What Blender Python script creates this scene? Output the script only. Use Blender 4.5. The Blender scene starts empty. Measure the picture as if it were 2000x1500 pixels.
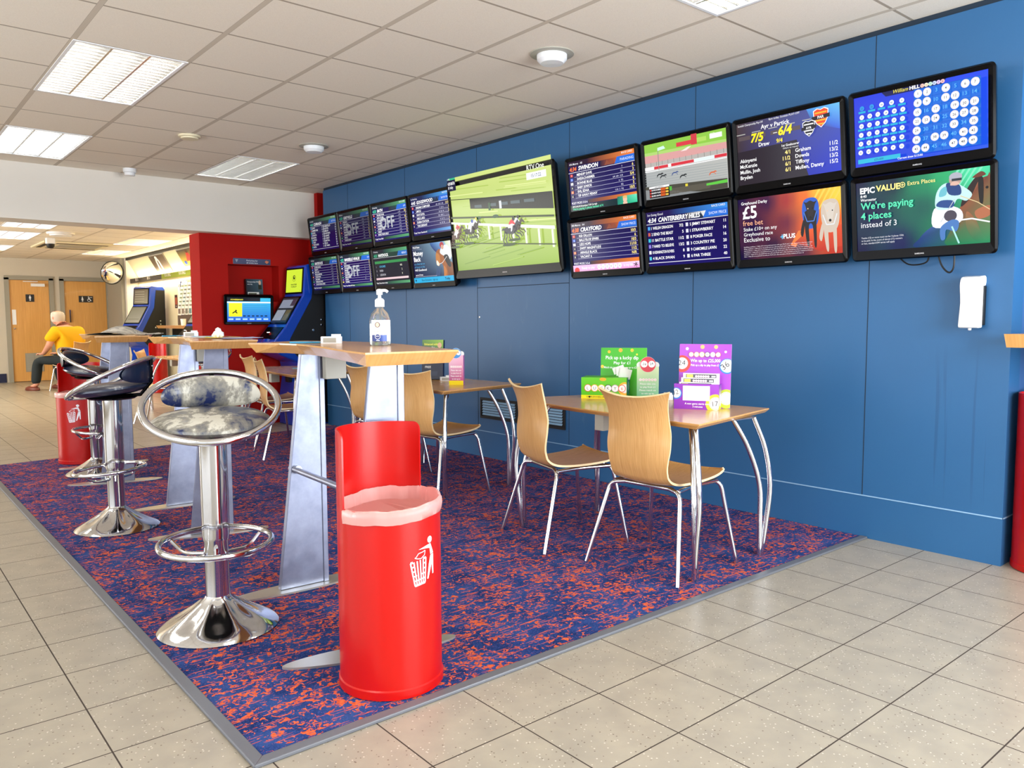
import bpy, bmesh, math, random
from mathutils import Vector, Matrix, Euler
random.seed(7)
PI = math.pi
scn = bpy.context.scene
COL = scn.collection

# ------------------------------------------------------------------ camera, world, lights, exposure
YAW, PITCH, ROLL, FPX, CAMH = 0.6972, 0.0802, -0.0041, 1538.0, 1.1976
cam_d = bpy.data.cameras.new('camera'); cam = bpy.data.objects.new('camera', cam_d); COL.objects.link(cam)
fw = Vector((math.sin(YAW)*math.cos(PITCH), math.cos(YAW)*math.cos(PITCH), -math.sin(PITCH)))
rt = Vector((math.cos(YAW), -math.sin(YAW), 0)); up = rt.cross(fw)
cr, sr = math.cos(ROLL), math.sin(ROLL)
r2, u2 = cr*rt+sr*up, cr*up-sr*rt
cam.matrix_world = Matrix(((r2.x, u2.x, -fw.x, 0), (r2.y, u2.y, -fw.y, 0), (r2.z, u2.z, -fw.z, CAMH), (0, 0, 0, 1)))
cam_d.sensor_width = 36; cam_d.lens = FPX/2000*36; cam_d.clip_end = 100; cam_d.clip_start = .05
scn.camera = cam

w = bpy.data.worlds.new('world'); scn.world = w; w.use_nodes = True
w.node_tree.nodes['Background'].inputs[0].default_value = (.80, .88, 1, 1)
w.node_tree.nodes['Background'].inputs[1].default_value = 1.0

def area(name, loc, rot, sx, sy, power, col=(1, 1, 1)):
    l = bpy.data.lights.new(name, 'AREA'); l.shape = 'RECTANGLE'; l.size = sx; l.size_y = sy
    l.energy = power; l.color = col
    o = bpy.data.objects.new(name, l); COL.objects.link(o); o.location = loc; o.rotation_euler = rot
    return o
# daylight through the shop-front glazing (south, behind the camera) and the left-hand windows
area('daylight_front', (2.7, -2.25, 1.45), (-PI/2, 0, PI), 3.2, 2.2, 180, (.90, .96, 1))
area('daylight_left', (-3.35, 3.0, 1.45), (0, -PI/2, 0), 2.2, 8.0, 100, (.93, .96, 1))
# added fill lamp on the unseen left side, brightens the rear room
area('fill_rear', (-3.3, 13.5, 1.4), (0, -PI/2, 0), 1.8, 5.0, 170, (1, .95, .86))

scn.view_settings.view_transform = 'Standard'; scn.view_settings.look = 'None'
scn.view_settings.gamma = 1; scn.view_settings.use_curve_mapping = False
scn.view_settings.exposure = 0.95
scn.cycles.max_bounces = 10; scn.cycles.diffuse_bounces = 5; scn.cycles.glossy_bounces = 5
scn.cycles.transmission_bounces = 8; scn.cycles.sample_clamp_indirect = 6
scn.cycles.caustics_reflective = False; scn.cycles.caustics_refractive = False

# ------------------------------------------------------------------ colour and materials
def lin(c):
    return c/12.92 if c <= .04045 else ((c+.055)/1.055)**2.4
def hx(h, a=1.0):
    h = h.lstrip('#'); return tuple(lin(int(h[i:i+2], 16)/255) for i in (0, 2, 4))+(a,)

def mat(name, col, rough=.5, metal=0, spec=.5, coat=0, emis=None, es=0, trans=0, alpha=1, ior=1.45):
    m = bpy.data.materials.new(name); m.use_nodes = True
    b = m.node_tree.nodes['Principled BSDF']
    c = hx(col) if isinstance(col, str) else tuple(col)+(1,) if len(col) == 3 else col
    b.inputs['Base Color'].default_value = c; b.inputs['Roughness'].default_value = rough
    b.inputs['Metallic'].default_value = metal; b.inputs['Specular IOR Level'].default_value = spec
    b.inputs['Coat Weight'].default_value = coat; b.inputs['IOR'].default_value = ior
    b.inputs['Transmission Weight'].default_value = trans; b.inputs['Alpha'].default_value = alpha
    if emis is not None:
        b.inputs['Emission Color'].default_value = hx(emis) if isinstance(emis, str) else emis
        b.inputs['Emission Strength'].default_value = es
    return m
class NT:
    def __init__(s, m): s.t = m.node_tree; s.b = s.t.nodes['Principled BSDF']
    def n(s, typ, **kw):
        o = s.t.nodes.new(typ)
        for k, v in kw.items():
            if k.startswith('i_'):
                key = k[2:]; o.inputs[int(key) if key.isdigit() else key].default_value = v
            else: setattr(o, k, v)
        return o
    def l(s, a, b): s.t.links.new(a, b)
    def math(s, op, a, b=None, c=None):
        o = s.t.nodes.new('ShaderNodeMath'); o.operation = op
        for i, v in enumerate((a, b, c)):
            if v is None: continue
            if isinstance(v, (int, float)): o.inputs[i].default_value = v
            else: s.l(v, o.inputs[i])
        return o.outputs[0]
    def ramp(s, fac, stops, interp='LINEAR'):
        o = s.t.nodes.new('ShaderNodeValToRGB'); cr = o.color_ramp; cr.interpolation = interp
        while len(cr.elements) < len(stops): cr.elements.new(.5)
        for e, (p, c) in zip(cr.elements, stops): e.position = p; e.color = hx(c) if isinstance(c, str) else c
        s.l(fac, o.inputs[0]); return o.outputs[0]
    def mix(s, fac, a, b, blend='MIX'):
        o = s.t.nodes.new('ShaderNodeMix'); o.data_type = 'RGBA'; o.blend_type = blend
        for i, v in ((0, fac), (6, a), (7, b)):
            if isinstance(v, (int, float)): o.inputs[i].default_value = v
            elif isinstance(v, str): o.inputs[i].default_value = hx(v)
            else: s.l(v, o.inputs[i])
        return o.outputs[2]
    def pos(s):
        g = s.t.nodes.new('ShaderNodeNewGeometry'); return g.outputs['Position']
    def obj(s):
        g = s.t.nodes.new('ShaderNodeTexCoord'); return g.outputs['Object']
    def noise(s, vec, scale, detail=2, rough=.5, sc=None, dist=0):
        if sc:
            mp = s.n('ShaderNodeMapping'); mp.inputs['Scale'].default_value = sc; s.l(vec, mp.inputs[0]); vec = mp.outputs[0]
        o = s.n('ShaderNodeTexNoise'); o.inputs['Scale'].default_value = scale; o.inputs['Detail'].default_value = detail
        o.inputs['Roughness'].default_value = rough; o.inputs['Distortion'].default_value = dist
        s.l(vec, o.inputs['Vector']); return o.outputs[0]
    def bump(s, h, strength=.2, dist=.01):
        o = s.n('ShaderNodeBump'); o.inputs['Strength'].default_value = strength; o.inputs['Distance'].default_value = dist
        s.l(h, o.inputs['Height']); s.l(o.outputs[0], s.b.inputs['Normal'])

def grid_dist(t, coord, off, pitch):
    """distance to nearest grid line in metres"""
    f = t.math('FRACT', t.math('DIVIDE', t.math('SUBTRACT', coord, off), pitch))
    return t.math('MULTIPLY', t.math('MINIMUM', f, t.math('SUBTRACT', 1.0, f)), pitch)

M = {}
# floor terrazzo tiles
m = mat('floor_tile', '#cfc3a8', .32); t = NT(m); p = t.pos(); sx = t.n('ShaderNodeSeparateXYZ'); t.l(p, sx.inputs[0])
gx = grid_dist(t, sx.outputs[0], 1.783, .3215); gy = grid_dist(t, sx.outputs[1], 1.700, .3192)
g = t.math('MINIMUM', gx, gy); line = t.math('LESS_THAN', g, .0022)
base = t.ramp(t.noise(p, 9, 4), [(.3, '#9a9284'), (.7, '#a89f8e')])
v = t.n('ShaderNodeTexVoronoi', i_Scale=95.0); t.l(p, v.inputs['Vector'])
rnd = t.n('ShaderNodeSeparateXYZ'); t.l(v.outputs['Color'], rnd.inputs[0])
near = t.math('LESS_THAN', v.outputs['Distance'], .24)
dk = t.math('MULTIPLY', near, t.math('LESS_THAN', rnd.outputs[0], .13))
lt = t.math('MULTIPLY', near, t.math('GREATER_THAN', rnd.outputs[0], .80))
c = t.mix(dk, base, '#6b5f50'); c = t.mix(lt, c, '#cfc9bb')
v2 = t.n('ShaderNodeTexVoronoi', i_Scale=260.0); t.l(p, v2.inputs['Vector'])
c = t.mix(t.math('MULTIPLY', t.math('LESS_THAN', v2.outputs['Distance'], .3), .25), c, '#a2957d')
c = t.mix(line, c, '#3a3028'); t.l(c, t.b.inputs['Base Color'])
t.l(t.math('ADD', t.math('MULTIPLY', line, .5), t.math('ADD', .26, t.math('MULTIPLY', t.noise(p, 3, 3), .16))), t.b.inputs['Roughness'])
t.bump(t.math('MULTIPLY', line, -1.0), .3, .003); M['floor'] = m
# carpet
m = mat('carpet', '#28356a', .95, spec=.1); t = NT(m); p = t.pos()
n1 = t.noise(p, 50, 3, .64, None, .8); n3 = t.noise(p, 9, 3, .6); n4 = t.noise(p, 2.2, 2, .5)
th = t.math('ADD', n1, t.math('ADD', t.math('MULTIPLY', t.math('SUBTRACT', n3, .5), .36), t.math('MULTIPLY', t.math('SUBTRACT', n4, .5), .12)))
fleck = t.ramp(th, [(.560, (0, 0, 0, 1)), (.585, (1, 1, 1, 1))])
scr = None
for rot, sd in ((.35, 0.0), (1.25, 3.1), (2.3, 7.7), (2.9, 12.3)):
    mp = t.n('ShaderNodeMapping'); mp.inputs['Rotation'].default_value = (0, 0, rot); mp.inputs['Location'].default_value = (sd, sd, 0); mp.inputs['Scale'].default_value = (7, 95, 1); t.l(p, mp.inputs[0])
    nn = t.noise(mp.outputs[0], 1.0, 1, .4); s1 = t.math('GREATER_THAN', nn, .70)
    scr = s1 if scr is None else t.math('MAXIMUM', scr, s1)
fl2 = t.math('MAXIMUM', fleck, t.math('MULTIPLY', scr, .8))
nb = t.noise(p, 6, 3, .6)
blue = t.ramp(nb, [(.35, '#1c2f60'), (.5, '#263e76'), (.65, '#324c84')])
blue = t.mix(t.math('MULTIPLY', t.math('GREATER_THAN', t.noise(p, 200, 2), .56), .5), blue, '#43569a')
red = t.ramp(t.noise(p, 90, 2), [(.3, '#c04e30'), (.6, '#e06c44')])
t.l(t.mix(fl2, blue, red), t.b.inputs['Base Color'])
t.bump(t.noise(p, 420, 2), .5, .004); M['carpet'] = m
# ceiling tiles
m = mat('ceiling_tile', '#ece4d6', .9, spec=.2); t = NT(m); p = t.pos(); sx = t.n('ShaderNodeSeparateXYZ'); t.l(p, sx.inputs[0])
gx = grid_dist(t, sx.outputs[0], .998, .6); gy = grid_dist(t, sx.outputs[1], 4.839, .5961)
lx = t.math('LESS_THAN', gx, .013); ly = t.math('LESS_THAN', gy, .006)
inn = t.math('MAXIMUM', t.math('LESS_THAN', gx, .015), t.math('LESS_THAN', gy, .008))
v = t.noise(p, 260, 2); c = t.ramp(v, [(.3, '#e9dfd0'), (.6, '#f1e8d9')])
c = t.mix(inn, c, '#b5aa9a'); c = t.mix(ly, c, '#ab9f8f'); c = t.mix(lx, c, '#cdc1b0')
t.l(c, t.b.inputs['Base Color']); t.bump(t.math('SUBTRACT', v, inn), .15, .004); M['ceil'] = m
# rear ceiling
m2 = m.copy(); m2.name = 'rear_ceiling_tile'; M['ceil2'] = m2
# painted walls
def paint(name, a, b, rough=.45, streak=False):
    m = mat(name, a, rough); t = NT(m); p = t.pos()
    c = t.mix(t.noise(p, 2.2, 4, .6), a, b)
    t.l(c, t.b.inputs['Base Color']); t.bump(t.noise(p, 180, 2), .06, .002); return m
m = paint('blue_wall_paint', '#265c8c', '#2b6292', .42); t = NT(m); M['blue'] = m
p = t.pos(); sx = t.n('ShaderNodeSeparateXYZ'); t.l(p, sx.inputs[0])
# run marks under the dispenser and scuffs on the access door: wear with a shape of its own
st = t.noise(p, 1, 2, .5, (1, 34, .8)); stm = t.ramp(st, [(.60, (0, 0, 0, 1)), (.66, (1, 1, 1, 1))])
mk = t.math('MULTIPLY', t.math('LESS_THAN', t.math('ABSOLUTE', t.math('SUBTRACT', sx.outputs[1], 1.55)), .16),
            t.math('MULTIPLY_ADD', t.math('MAXIMUM', t.math('MINIMUM', t.math('SUBTRACT', .42, t.math('ABSOLUTE', t.math('SUBTRACT', sx.outputs[2], .66))), .2), 0.0), 5.0, 0.0))
cc = t.b.inputs['Base Color'].links[0].from_socket
cc = t.mix(t.math('MULTIPLY', t.math('MULTIPLY', stm, mk), .45), cc, '#1f4a74')
sc = t.ramp(t.noise(p, 5, 5, .7, (1, 2, .6)), [(.60, (0, 0, 0, 1)), (.75, (1, 1, 1, 1))])
mk2 = t.math('MULTIPLY', t.math('LESS_THAN', t.math('ABSOLUTE', t.math('SUBTRACT', sx.outputs[1], 4.65)), .5), .16)
cc = t.mix(t.math('MULTIPLY', sc, mk2), cc, '#7f9db5'); t.l(cc, t.b.inputs['Base Color'])
M['blue2'] = paint('blue_recess_paint', '#3c6296', '#44699f', .42)
M['groove'] = mat('groove_line', '#8fb6d6', .5)
M['gapdark'] = mat('dark_joint', '#1d2d3d', .8)
M['white'] = paint('white_wall_paint', '#e6e0d6', '#ded7cb', .7)
M['redwall'] = paint('red_wall_paint', '#b3140c', '#a5110a', .7); M['redwall'].node_tree.nodes['Principled BSDF'].inputs['Specular IOR Level'].default_value = .2
M['grey_wall'] = paint('grey_wall_paint', '#cfc7b7', '#c8bfae', .7)
M['cream'] = paint('cream_panel_paint', '#ddd0ac', '#d8caa4', .6)
M['navy'] = mat('navy_skirting', '#1c2142', .5)
M['frame_grey'] = mat('grey_frame_paint', '#9c9788', .5)
# woods
def wood(name, a, b, scale=1.0, rough=.35, axis=(1, 12, 1)):
    m = mat(name, a, rough, coat=.15); t = NT(m); o = t.obj()
    n = t.noise(o, 5*scale, 4, .6, axis, 1.2)
    wv = t.n('ShaderNodeTexWave', i_Scale=2.2*scale, i_Distortion=7.0, i_Detail=2.0); wv.inputs['Detail Scale'].default_value = 1.2
    mp = t.n('ShaderNodeMapping'); mp.inputs['Scale'].default_value = tuple(x*.9 for x in axis); t.l(o, mp.inputs[0]); t.l(mp.outputs[0], wv.inputs[0])
    f = t.math('ADD', t.math('MULTIPLY', n, .88), t.math('MULTIPLY', wv.outputs[0], .12))
    t.l(t.ramp(f, [(.3, a), (.7, b)]), t.b.inputs['Base Color']); return m
M['beech'] = wood('beech_ply', '#e2b273', '#cf9a5a', 1, .32, (16, 3, .9))
M['beech_top'] = wood('beech_table_top', '#d9a464', '#cb9555', 1, .22, (9, .8, 1))
M['ply_edge'] = mat('ply_edge', '#ecd0a0', .5)
M['door_wood'] = wood('door_veneer', '#e0a85e', '#d29a50', .6, .4, (8, 8, .5))
# metals
m = mat('chrome', '#d9dadd', .09, 1); M['chrome'] = m
m = mat('brushed_aluminium', '#8f93a3', .36, .75); t = NT(m); o = t.obj()
t.l(t.ramp(t.noise(o, 6, 5, .65), [(.3, '#7d8296'), (.7, '#9ba0b4')]), t.b.inputs['Base Color'])
t.l(t.math('ADD', .24, t.math('MULTIPLY', t.noise(o, 14, 4), .28)), t.b.inputs['Roughness']); M['alu'] = m
M['steel_foot'] = mat('satin_steel_foot', '#cfcabb', .32, .8)
M['grey_box'] = mat('grey_plastic', '#a9a69a', .5)
M['edge_trim'] = mat('grey_edge_trim', '#6e7076', .45, .2)
# plastics
M['red'] = mat('red_plastic', '#ba0a03', .32, coat=.08)
M['black'] = mat('black_gloss', '#060506', .24, spec=.12)
M['blackm'] = mat('black_matt', '#111112', .5)
M['tvlogo'] = mat('silver_print', '#b9b9bc', .4)
M['white_pl'] = mat('white_plastic', '#eef0f2', .35)
M['white_paper'] = mat('white_paper', '#f1f0ec', .8)
M['navy_seat'] = mat('navy_vinyl', '#15203c', .33, coat=.3)
m = mat('worn_vinyl', '#1f2c55', .38, coat=.2); t = NT(m); o = t.obj()
sp = t.n('ShaderNodeSeparateXYZ'); t.l(o, sp.inputs[0])
f = t.math('ADD', t.math('ADD', t.noise(o, 5.5, 6, .66, None, .6), t.math('MULTIPLY', t.noise(o, 60, 3, .6), .10)), .0)
t.l(t.ramp(f, [(.455, '#1a2650'), (.485, '#5f6064'), (.57, '#8a867b'), (.62, '#c4c0b2')]), t.b.inputs['Base Color'])
t.l(t.ramp(f, [(.5, (.3,)*3+(1,)), (.6, (.7,)*3+(1,))]), t.b.inputs['Roughness']); M['worn'] = m
M['tblue'] = mat('terminal_blue', '#0b3fb0', .25, coat=.5)
M['skin'] = mat('skin', '#d99a80', .55)
M['yellow_shirt'] = mat('yellow_cotton', '#f0b400', .85)
M['trouser'] = mat('dark_trouser_cloth', '#20282b', .85)
M['brown'] = mat('brown_leather', '#6a2d1c', .4)
M['hair'] = mat('grey_white_hair', '#cfc4b6', .8)
M['cream_pl'] = mat('cream_plastic', '#e4d9b8', .5)
M['mirror'] = mat('mirror_glass', '#e8e8e8', .03, 1)
M['gel'] = mat('clear_plastic', '#f2f6f6', .06, trans=.85, ior=1.2)
m = mat('bin_liner', '#f3b0a8', .45, trans=.25, alpha=.86); M['liner'] = m
M['tube'] = mat('fluorescent_tube', '#ffffff', .4, emis=(1, .97, .90, 1), es=22)
M['tube_rear'] = mat('warm_fluorescent_tube', '#ffffff', .4, emis=(1, .88, .66, 1), es=62)
M['reflector'] = mat('silver_reflector', '#e0deda', .24, 1)
def attr_mat(name, screen):
    m = mat(name, '#000000' if screen else '#ffffff', .12 if screen else .35); t = NT(m)
    a = t.n('ShaderNodeVertexColor'); a.layer_name = 'Col'
    if screen:
        t.l(a.outputs[0], t.b.inputs['Emission Color']); t.b.inputs['Emission Strength'].default_value = SCREEN_E
        t.b.inputs['Specular IOR Level'].default_value = .12
    else: t.l(a.outputs[0], t.b.inputs['Base Color'])
    return m
SCREEN_E = .66
M['screen'] = attr_mat('lit_screen', True); M['print'] = attr_mat('printed_card', False)

# ------------------------------------------------------------------ mesh helpers
def frame_at(d):
    d = d.normalized(); a = Vector((0, 0, 1)) if abs(d.z) < .95 else Vector((1, 0, 0))
    x = d.cross(a).normalized(); return x, d.cross(x).normalized()
class MB:
    def __init__(s): s.v = []; s.f = []
    def add(s, vs, fs):
        o = len(s.v); s.v += [tuple(v) for v in vs]; s.f += [tuple(i+o for i in f) for f in fs]; return s
    def box(s, x0, y0, z0, x1, y1, z1, mtx=None):
        v = [Vector((x, y, z)) for z in (z0, z1) for y in (y0, y1) for x in (x0, x1)]
        if mtx: v = [mtx @ q for q in v]
        return s.add(v, [(0, 2, 3, 1), (4, 5, 7, 6), (0, 1, 5, 4), (2, 6, 7, 3), (0, 4, 6, 2), (1, 3, 7, 5)])
    def tube(s, pts, r, seg=12, closed=False, cap=True):
        pts = [Vector(p) for p in pts]; n = len(pts); rs = r if isinstance(r, (list, tuple)) else [r]*n
        prev = None; rings = []
        for i, p in enumerate(pts):
            if closed: d = pts[(i+1) % n]-pts[i-1]
            else: d = pts[min(i+1, n-1)]-pts[max(i-1, 0)]
            d.normalize()
            if prev is None: x, y = frame_at(d)
            else:
                x = prev-d*prev.dot(d); x.normalize(); y = d.cross(x)
            prev = x
            rings.append([p+(x*math.cos(a)+y*math.sin(a))*rs[i] for a in [2*PI*k/seg for k in range(seg)]])
        vs = [q for rg in rings for q in rg]; fs = []
        for i in range(n if closed else n-1):
            a, b = i*seg, ((i+1) % n)*seg
            for k in range(seg): fs.append((a+k, a+(k+1) % seg, b+(k+1) % seg, b+k))
        if not closed and cap: fs.append(tuple(range(seg))[::-1]); fs.append(tuple((n-1)*seg+k for k in range(seg)))
        return s.add(vs, fs)
    def lathe(s, prof, seg=32, c=(0, 0, 0), sx=1, sy=1, fn=None):
        vs = []
        for (r, z) in prof:
            for k in range(seg):
                a = 2*PI*k/seg; q = Vector((c[0]+r*sx*math.cos(a), c[1]+r*sy*math.sin(a), c[2]+z))
                if fn: q = fn(q, a, r, z)
                vs.append(q)
        fs = [(i*seg+k, i*seg+(k+1) % seg, (i+1)*seg+(k+1) % seg, (i+1)*seg+k) for i in range(len(prof)-1) for k in range(seg)]
        if prof[0][0] > 1e-6: fs.append(tuple(range(seg))[::-1])
        if prof[-1][0] > 1e-6: fs.append(tuple((len(prof)-1)*seg+k for k in range(seg)))
        return s.add(vs, fs)
    def prism(s, poly, z0, z1, inset=0, mtx=None):
        """poly in xy extruded in z; bottom inset toward centroid"""
        n = len(poly); cx = sum(p[0] for p in poly)/n; cy = sum(p[1] for p in poly)/n
        ar = sum(poly[i][0]*poly[(i+1) % n][1]-poly[(i+1) % n][0]*poly[i][1] for i in range(n))
        if ar < 0: poly = poly[::-1]
        lo = []
        for i in range(n):
            x, y = poly[i]
            if inset:
                a = Vector(poly[i-1]); b = Vector(poly[i]); c_ = Vector(poly[(i+1) % n])
                e = (c_-a).normalized(); nn = Vector((-e.y, e.x)); lo.append((x+nn.x*inset, y+nn.y*inset))
            else: lo.append((x, y))
        v = [Vector((x, y, z0)) for x, y in lo]+[Vector((x, y, z1)) for x, y in poly]
        if mtx: v = [mtx @ q for q in v]
        return s.add(v, [tuple(range(n))[::-1], tuple(range(n, 2*n))]+[(i, (i+1) % n, n+(i+1) % n, n+i) for i in range(n)])
    def strip(s, rows, thick=None):
        """grid of points rows[i][j]; optional thickness -> solid"""
        R, Cn = len(rows), len(rows[0]); vs = [Vector(q) for r in rows for q in r]
        fs = [(i*Cn+j, i*Cn+j+1, (i+1)*Cn+j+1, (i+1)*Cn+j) for i in range(R-1) for j in range(Cn-1)]
        if thick:
            me = bpy.data.meshes.new('tmp'); me.from_pydata([tuple(v) for v in vs], [], fs); me.update()
            nr = [v.normal.copy() for v in me.vertices]; bpy.data.meshes.remove(me); N = len(vs)
            vs += [v-n*thick for v, n in zip(vs, nr)]
            fs += [tuple(N+k for k in f[::-1]) for f in fs]
            bd = [i for i in range(Cn)]+[i*Cn+Cn-1 for i in range(1, R)]+[(R-1)*Cn+j for j in range(Cn-2, -1, -1)]+[i*Cn for i in range(R-2, 0, -1)]
            L = len(bd)
            fs += [(bd[(k+1) % L], bd[k], N+bd[k], N+bd[(k+1) % L]) for k in range(L)]
        return s.add(vs, fs)
    def build(s, name, m, parent=None, smooth=False, bevel=0, bseg=2, ang=40):
        me = bpy.data.meshes.new(name); me.from_pydata(s.v, [], s.f); me.update()
        if m: me.materials.append(m)
        o = bpy.data.objects.new(name, me); COL.objects.link(o)
        if parent: o.parent = parent
        if bevel:
            md = o.modifiers.new('bevel', 'BEVEL'); md.width = bevel; md.segments = bseg; md.limit_method = 'ANGLE'; md.angle_limit = math.radians(35)
            md.harden_normals = False; smooth = True
        if smooth:
            for pl in me.polygons: pl.use_smooth = True
            if not hasattr(me, 'use_auto_smooth'):
                bm = bmesh.new(); bm.from_mesh(me)
                for e in bm.edges:
                    if len(e.link_faces) == 2 and e.calc_face_angle(0) > math.radians(ang): e.smooth = False
                bm.to_mesh(me); bm.free()
        return o
def tag(o, label=None, cat=None, group=None, kind=None):
    if label: o['label'] = label
    if cat: o['category'] = cat
    if group: o['group'] = group
    if kind: o['kind'] = kind
    return o
def thing(name, label, cat, loc=(0, 0, 0), rz=0, group=None, rx=0):
    o = bpy.data.objects.new(name, None); COL.objects.link(o); o.empty_display_size = .1
    o.location = loc; o.rotation_euler = (rx, 0, rz); return tag(o, label, cat, group)
def struct(o): o['kind'] = 'structure'; return o
def copy_thing(root, loc, rz, label, group=None):
    r = root.copy(); COL.objects.link(r); r.location = loc; r.rotation_euler = (root.rotation_euler[0], 0, rz); r['label'] = label
    if group: r['group'] = group
    for ch in list(root.children):
        if ch.name.startswith('__'): continue
        c = ch.copy(); COL.objects.link(c); c.parent = r
        for g2 in list(ch.children):
            d = g2.copy(); COL.objects.link(d); d.parent = c
    return r
def arc(cx, cy, r, a0, a1, n):
    return [(cx+r*math.cos(math.radians(a0+(a1-a0)*i/n)), cy+r*math.sin(math.radians(a0+(a1-a0)*i/n))) for i in range(n+1)]
def smoothpath(pts, n=6):
    """Catmull-Rom"""
    P = [Vector(p) for p in pts]; P = [2*P[0]-P[1]]+P+[2*P[-1]-P[-2]]; out = []
    for i in range(1, len(P)-2):
        for k in range(n):
            t_ = k/n; a, b, c, d = P[i-1:i+3]
            out.append(.5*((2*b)+(c-a)*t_+(2*a-5*b+4*c-d)*t_*t_+(3*b-a-3*c+d)*t_**3))
    out.append(P[-2]); return out
def bend_path(pts, rad=.04, n=4):
    """polyline with rounded corners"""
    P = [Vector(p) for p in pts]; out = [P[0]]
    for i in range(1, len(P)-1):
        a = (P[i-1]-P[i]); b = (P[i+1]-P[i]); r = min(rad, a.length*.45, b.length*.45)
        s_, e_ = P[i]+a.normalized()*r, P[i]+b.normalized()*r
        for k in range(n+1):
            t_ = k/n; out.append((1-t_)**2*s_+2*t_*(1-t_)*P[i]+t_*t_*e_)
    out.append(P[-1]); return out

# ------------------------------------------------------------------ canvas: flat artwork as coloured mesh (screens, leaflets, signs)
_tc = {}
def text_geo(s, bold, shear):
    k = (s, bold, shear)
    if k in _tc: return _tc[k]
    cu = bpy.data.curves.new('t', 'FONT'); cu.body = s; cu.size = 1; cu.offset = bold; cu.shear = shear; cu.resolution_u = 2
    ob = bpy.data.objects.new('t', cu); me = bpy.data.meshes.new_from_object(ob)
    v = [(q.co.x, q.co.y) for q in me.vertices]; f = [tuple(p.vertices) for p in me.polygons]
    bpy.data.objects.remove(ob); bpy.data.meshes.remove(me); bpy.data.curves.remove(cu)
    _tc[k] = (v, f); return _tc[k]
class CV:
    def __init__(s, W, H, step=.0005): s.W = W; s.H = H; s.v = []; s.f = []; s.c = []; s.z = 0; s.step = step
    def _add(s, pts, faces, cols):
        o = len(s.v); s.v += [(x, y, s.z) for x, y in pts]; s.f += [tuple(i+o for i in f) for f in faces]
        s.c += cols; 
    def lay(s): s.z += 1
    def poly(s, pts, col, lay=True):
        if lay: s.z += 1
        cols = [hx(c) for c in col] if isinstance(col, (list, tuple)) else [hx(col)]*len(pts)
        s._add(pts, [tuple(range(len(pts)))], cols)
    def rect(s, x0, y0, x1, y1, col, lay=True):
        """col may be 4 colours: bl, br, tr, tl"""
        s.poly([(x0, y0), (x1, y0), (x1, y1), (x0, y1)], col, lay)
    def grad(s, x0, y0, x1, y1, c4, n=8):
        """bilinear gradient grid"""
        s.z += 1; C = [hx(c) for c in c4]; pts = []; cols = []; fs = []
        for j in range(n+1):
            for i in range(n+1):
                u, v = i/n, j/n; pts.append((x0+(x1-x0)*u, y0+(y1-y0)*v))
                cols.append(tuple(C[0][k]*(1-u)*(1-v)+C[1][k]*u*(1-v)+C[2][k]*u*v+C[3][k]*(1-u)*v for k in range(4)))
        for j in range(n):
            for i in range(n): a = j*(n+1)+i; fs.append((a, a+1, a+n+2, a+n+1))
        s._add(pts, fs, cols)
    def idw(s, P, x0=0, y0=0, x1=None, y1=None, n=16, pw=2.6):
        x1 = x1 or s.W; y1 = y1 or s.H; s.z += 1; pts = []; cols = []; fs = []
        Q = [(u, v, hx(c)) for u, v, c in P]
        for j in range(n+1):
            for i in range(n+1):
                x, y = x0+(x1-x0)*i/n, y0+(y1-y0)*j/n; pts.append((x, y)); ws = [1/((x-u)**2+(y-v)**2+4)**(pw/2) for u, v, _ in Q]; T = sum(ws)
                cols.append(tuple(sum(w_*q[2][k] for w_, q in zip(ws, Q))/T for k in range(4)))
        for j in range(n):
            for i in range(n): a = j*(n+1)+i; fs.append((a, a+1, a+n+2, a+n+1))
        s._add(pts, fs, cols)
    def blob(s, pts, col, lay=True, n=4):
        L = len(pts); out = []; cc = []
        cl = [hx(c) for c in col] if isinstance(col, (list, tuple)) else [hx(col)]*L
        for i in range(L):
            a, b, c, d = (Vector(pts[(i+k) % L]) for k in (-1, 0, 1, 2))
            for k in range(n):
                t_ = k/n; q = .5*((2*b)+(c-a)*t_+(2*a-5*b+4*c-d)*t_*t_+(3*b-a-3*c+d)*t_**3); out.append((min(max(q.x, 0), s.W), min(max(q.y, 0), s.H)))
                cc.append(tuple(cl[i][m_]*(1-t_)+cl[(i+1) % L][m_]*t_ for m_ in range(4)))
        if lay: s.z += 1
        s._add(out, [tuple(range(len(out)))], cc)
    def disc(s, x, y, r, col, ry=None, n=20, lay=True):
        ry = ry or r; s.poly([(x+r*math.cos(2*PI*k/n), y+ry*math.sin(2*PI*k/n)) for k in range(n)], col, lay)
    def ring(s, x, y, r, r_in, col, n=20):
        s.z += 1; pts = []
        for k in range(n): a = 2*PI*k/n; pts += [(x+r*math.cos(a), y+r*math.sin(a)), (x+r_in*math.cos(a), y+r_in*math.sin(a))]
        s._add(pts, [(2*k, (2*k+2) % (2*n), (2*k+3) % (2*n), 2*k+1) for k in range(n)], [hx(col)]*len(pts))
    def stroke(s, pts, wd, col, lay=True):
        if lay: s.z += 1
        for a, b in zip(pts[:-1], pts[1:]):
            dx, dy = b[0]-a[0], b[1]-a[1]; L = math.hypot(dx, dy) or 1; nx, ny = -dy/L*wd/2, dx/L*wd/2
            s.poly([(a[0]+nx, a[1]+ny), (a[0]-nx, a[1]-ny), (b[0]-nx, b[1]-ny), (b[0]+nx, b[1]+ny)], col, False)
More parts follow.
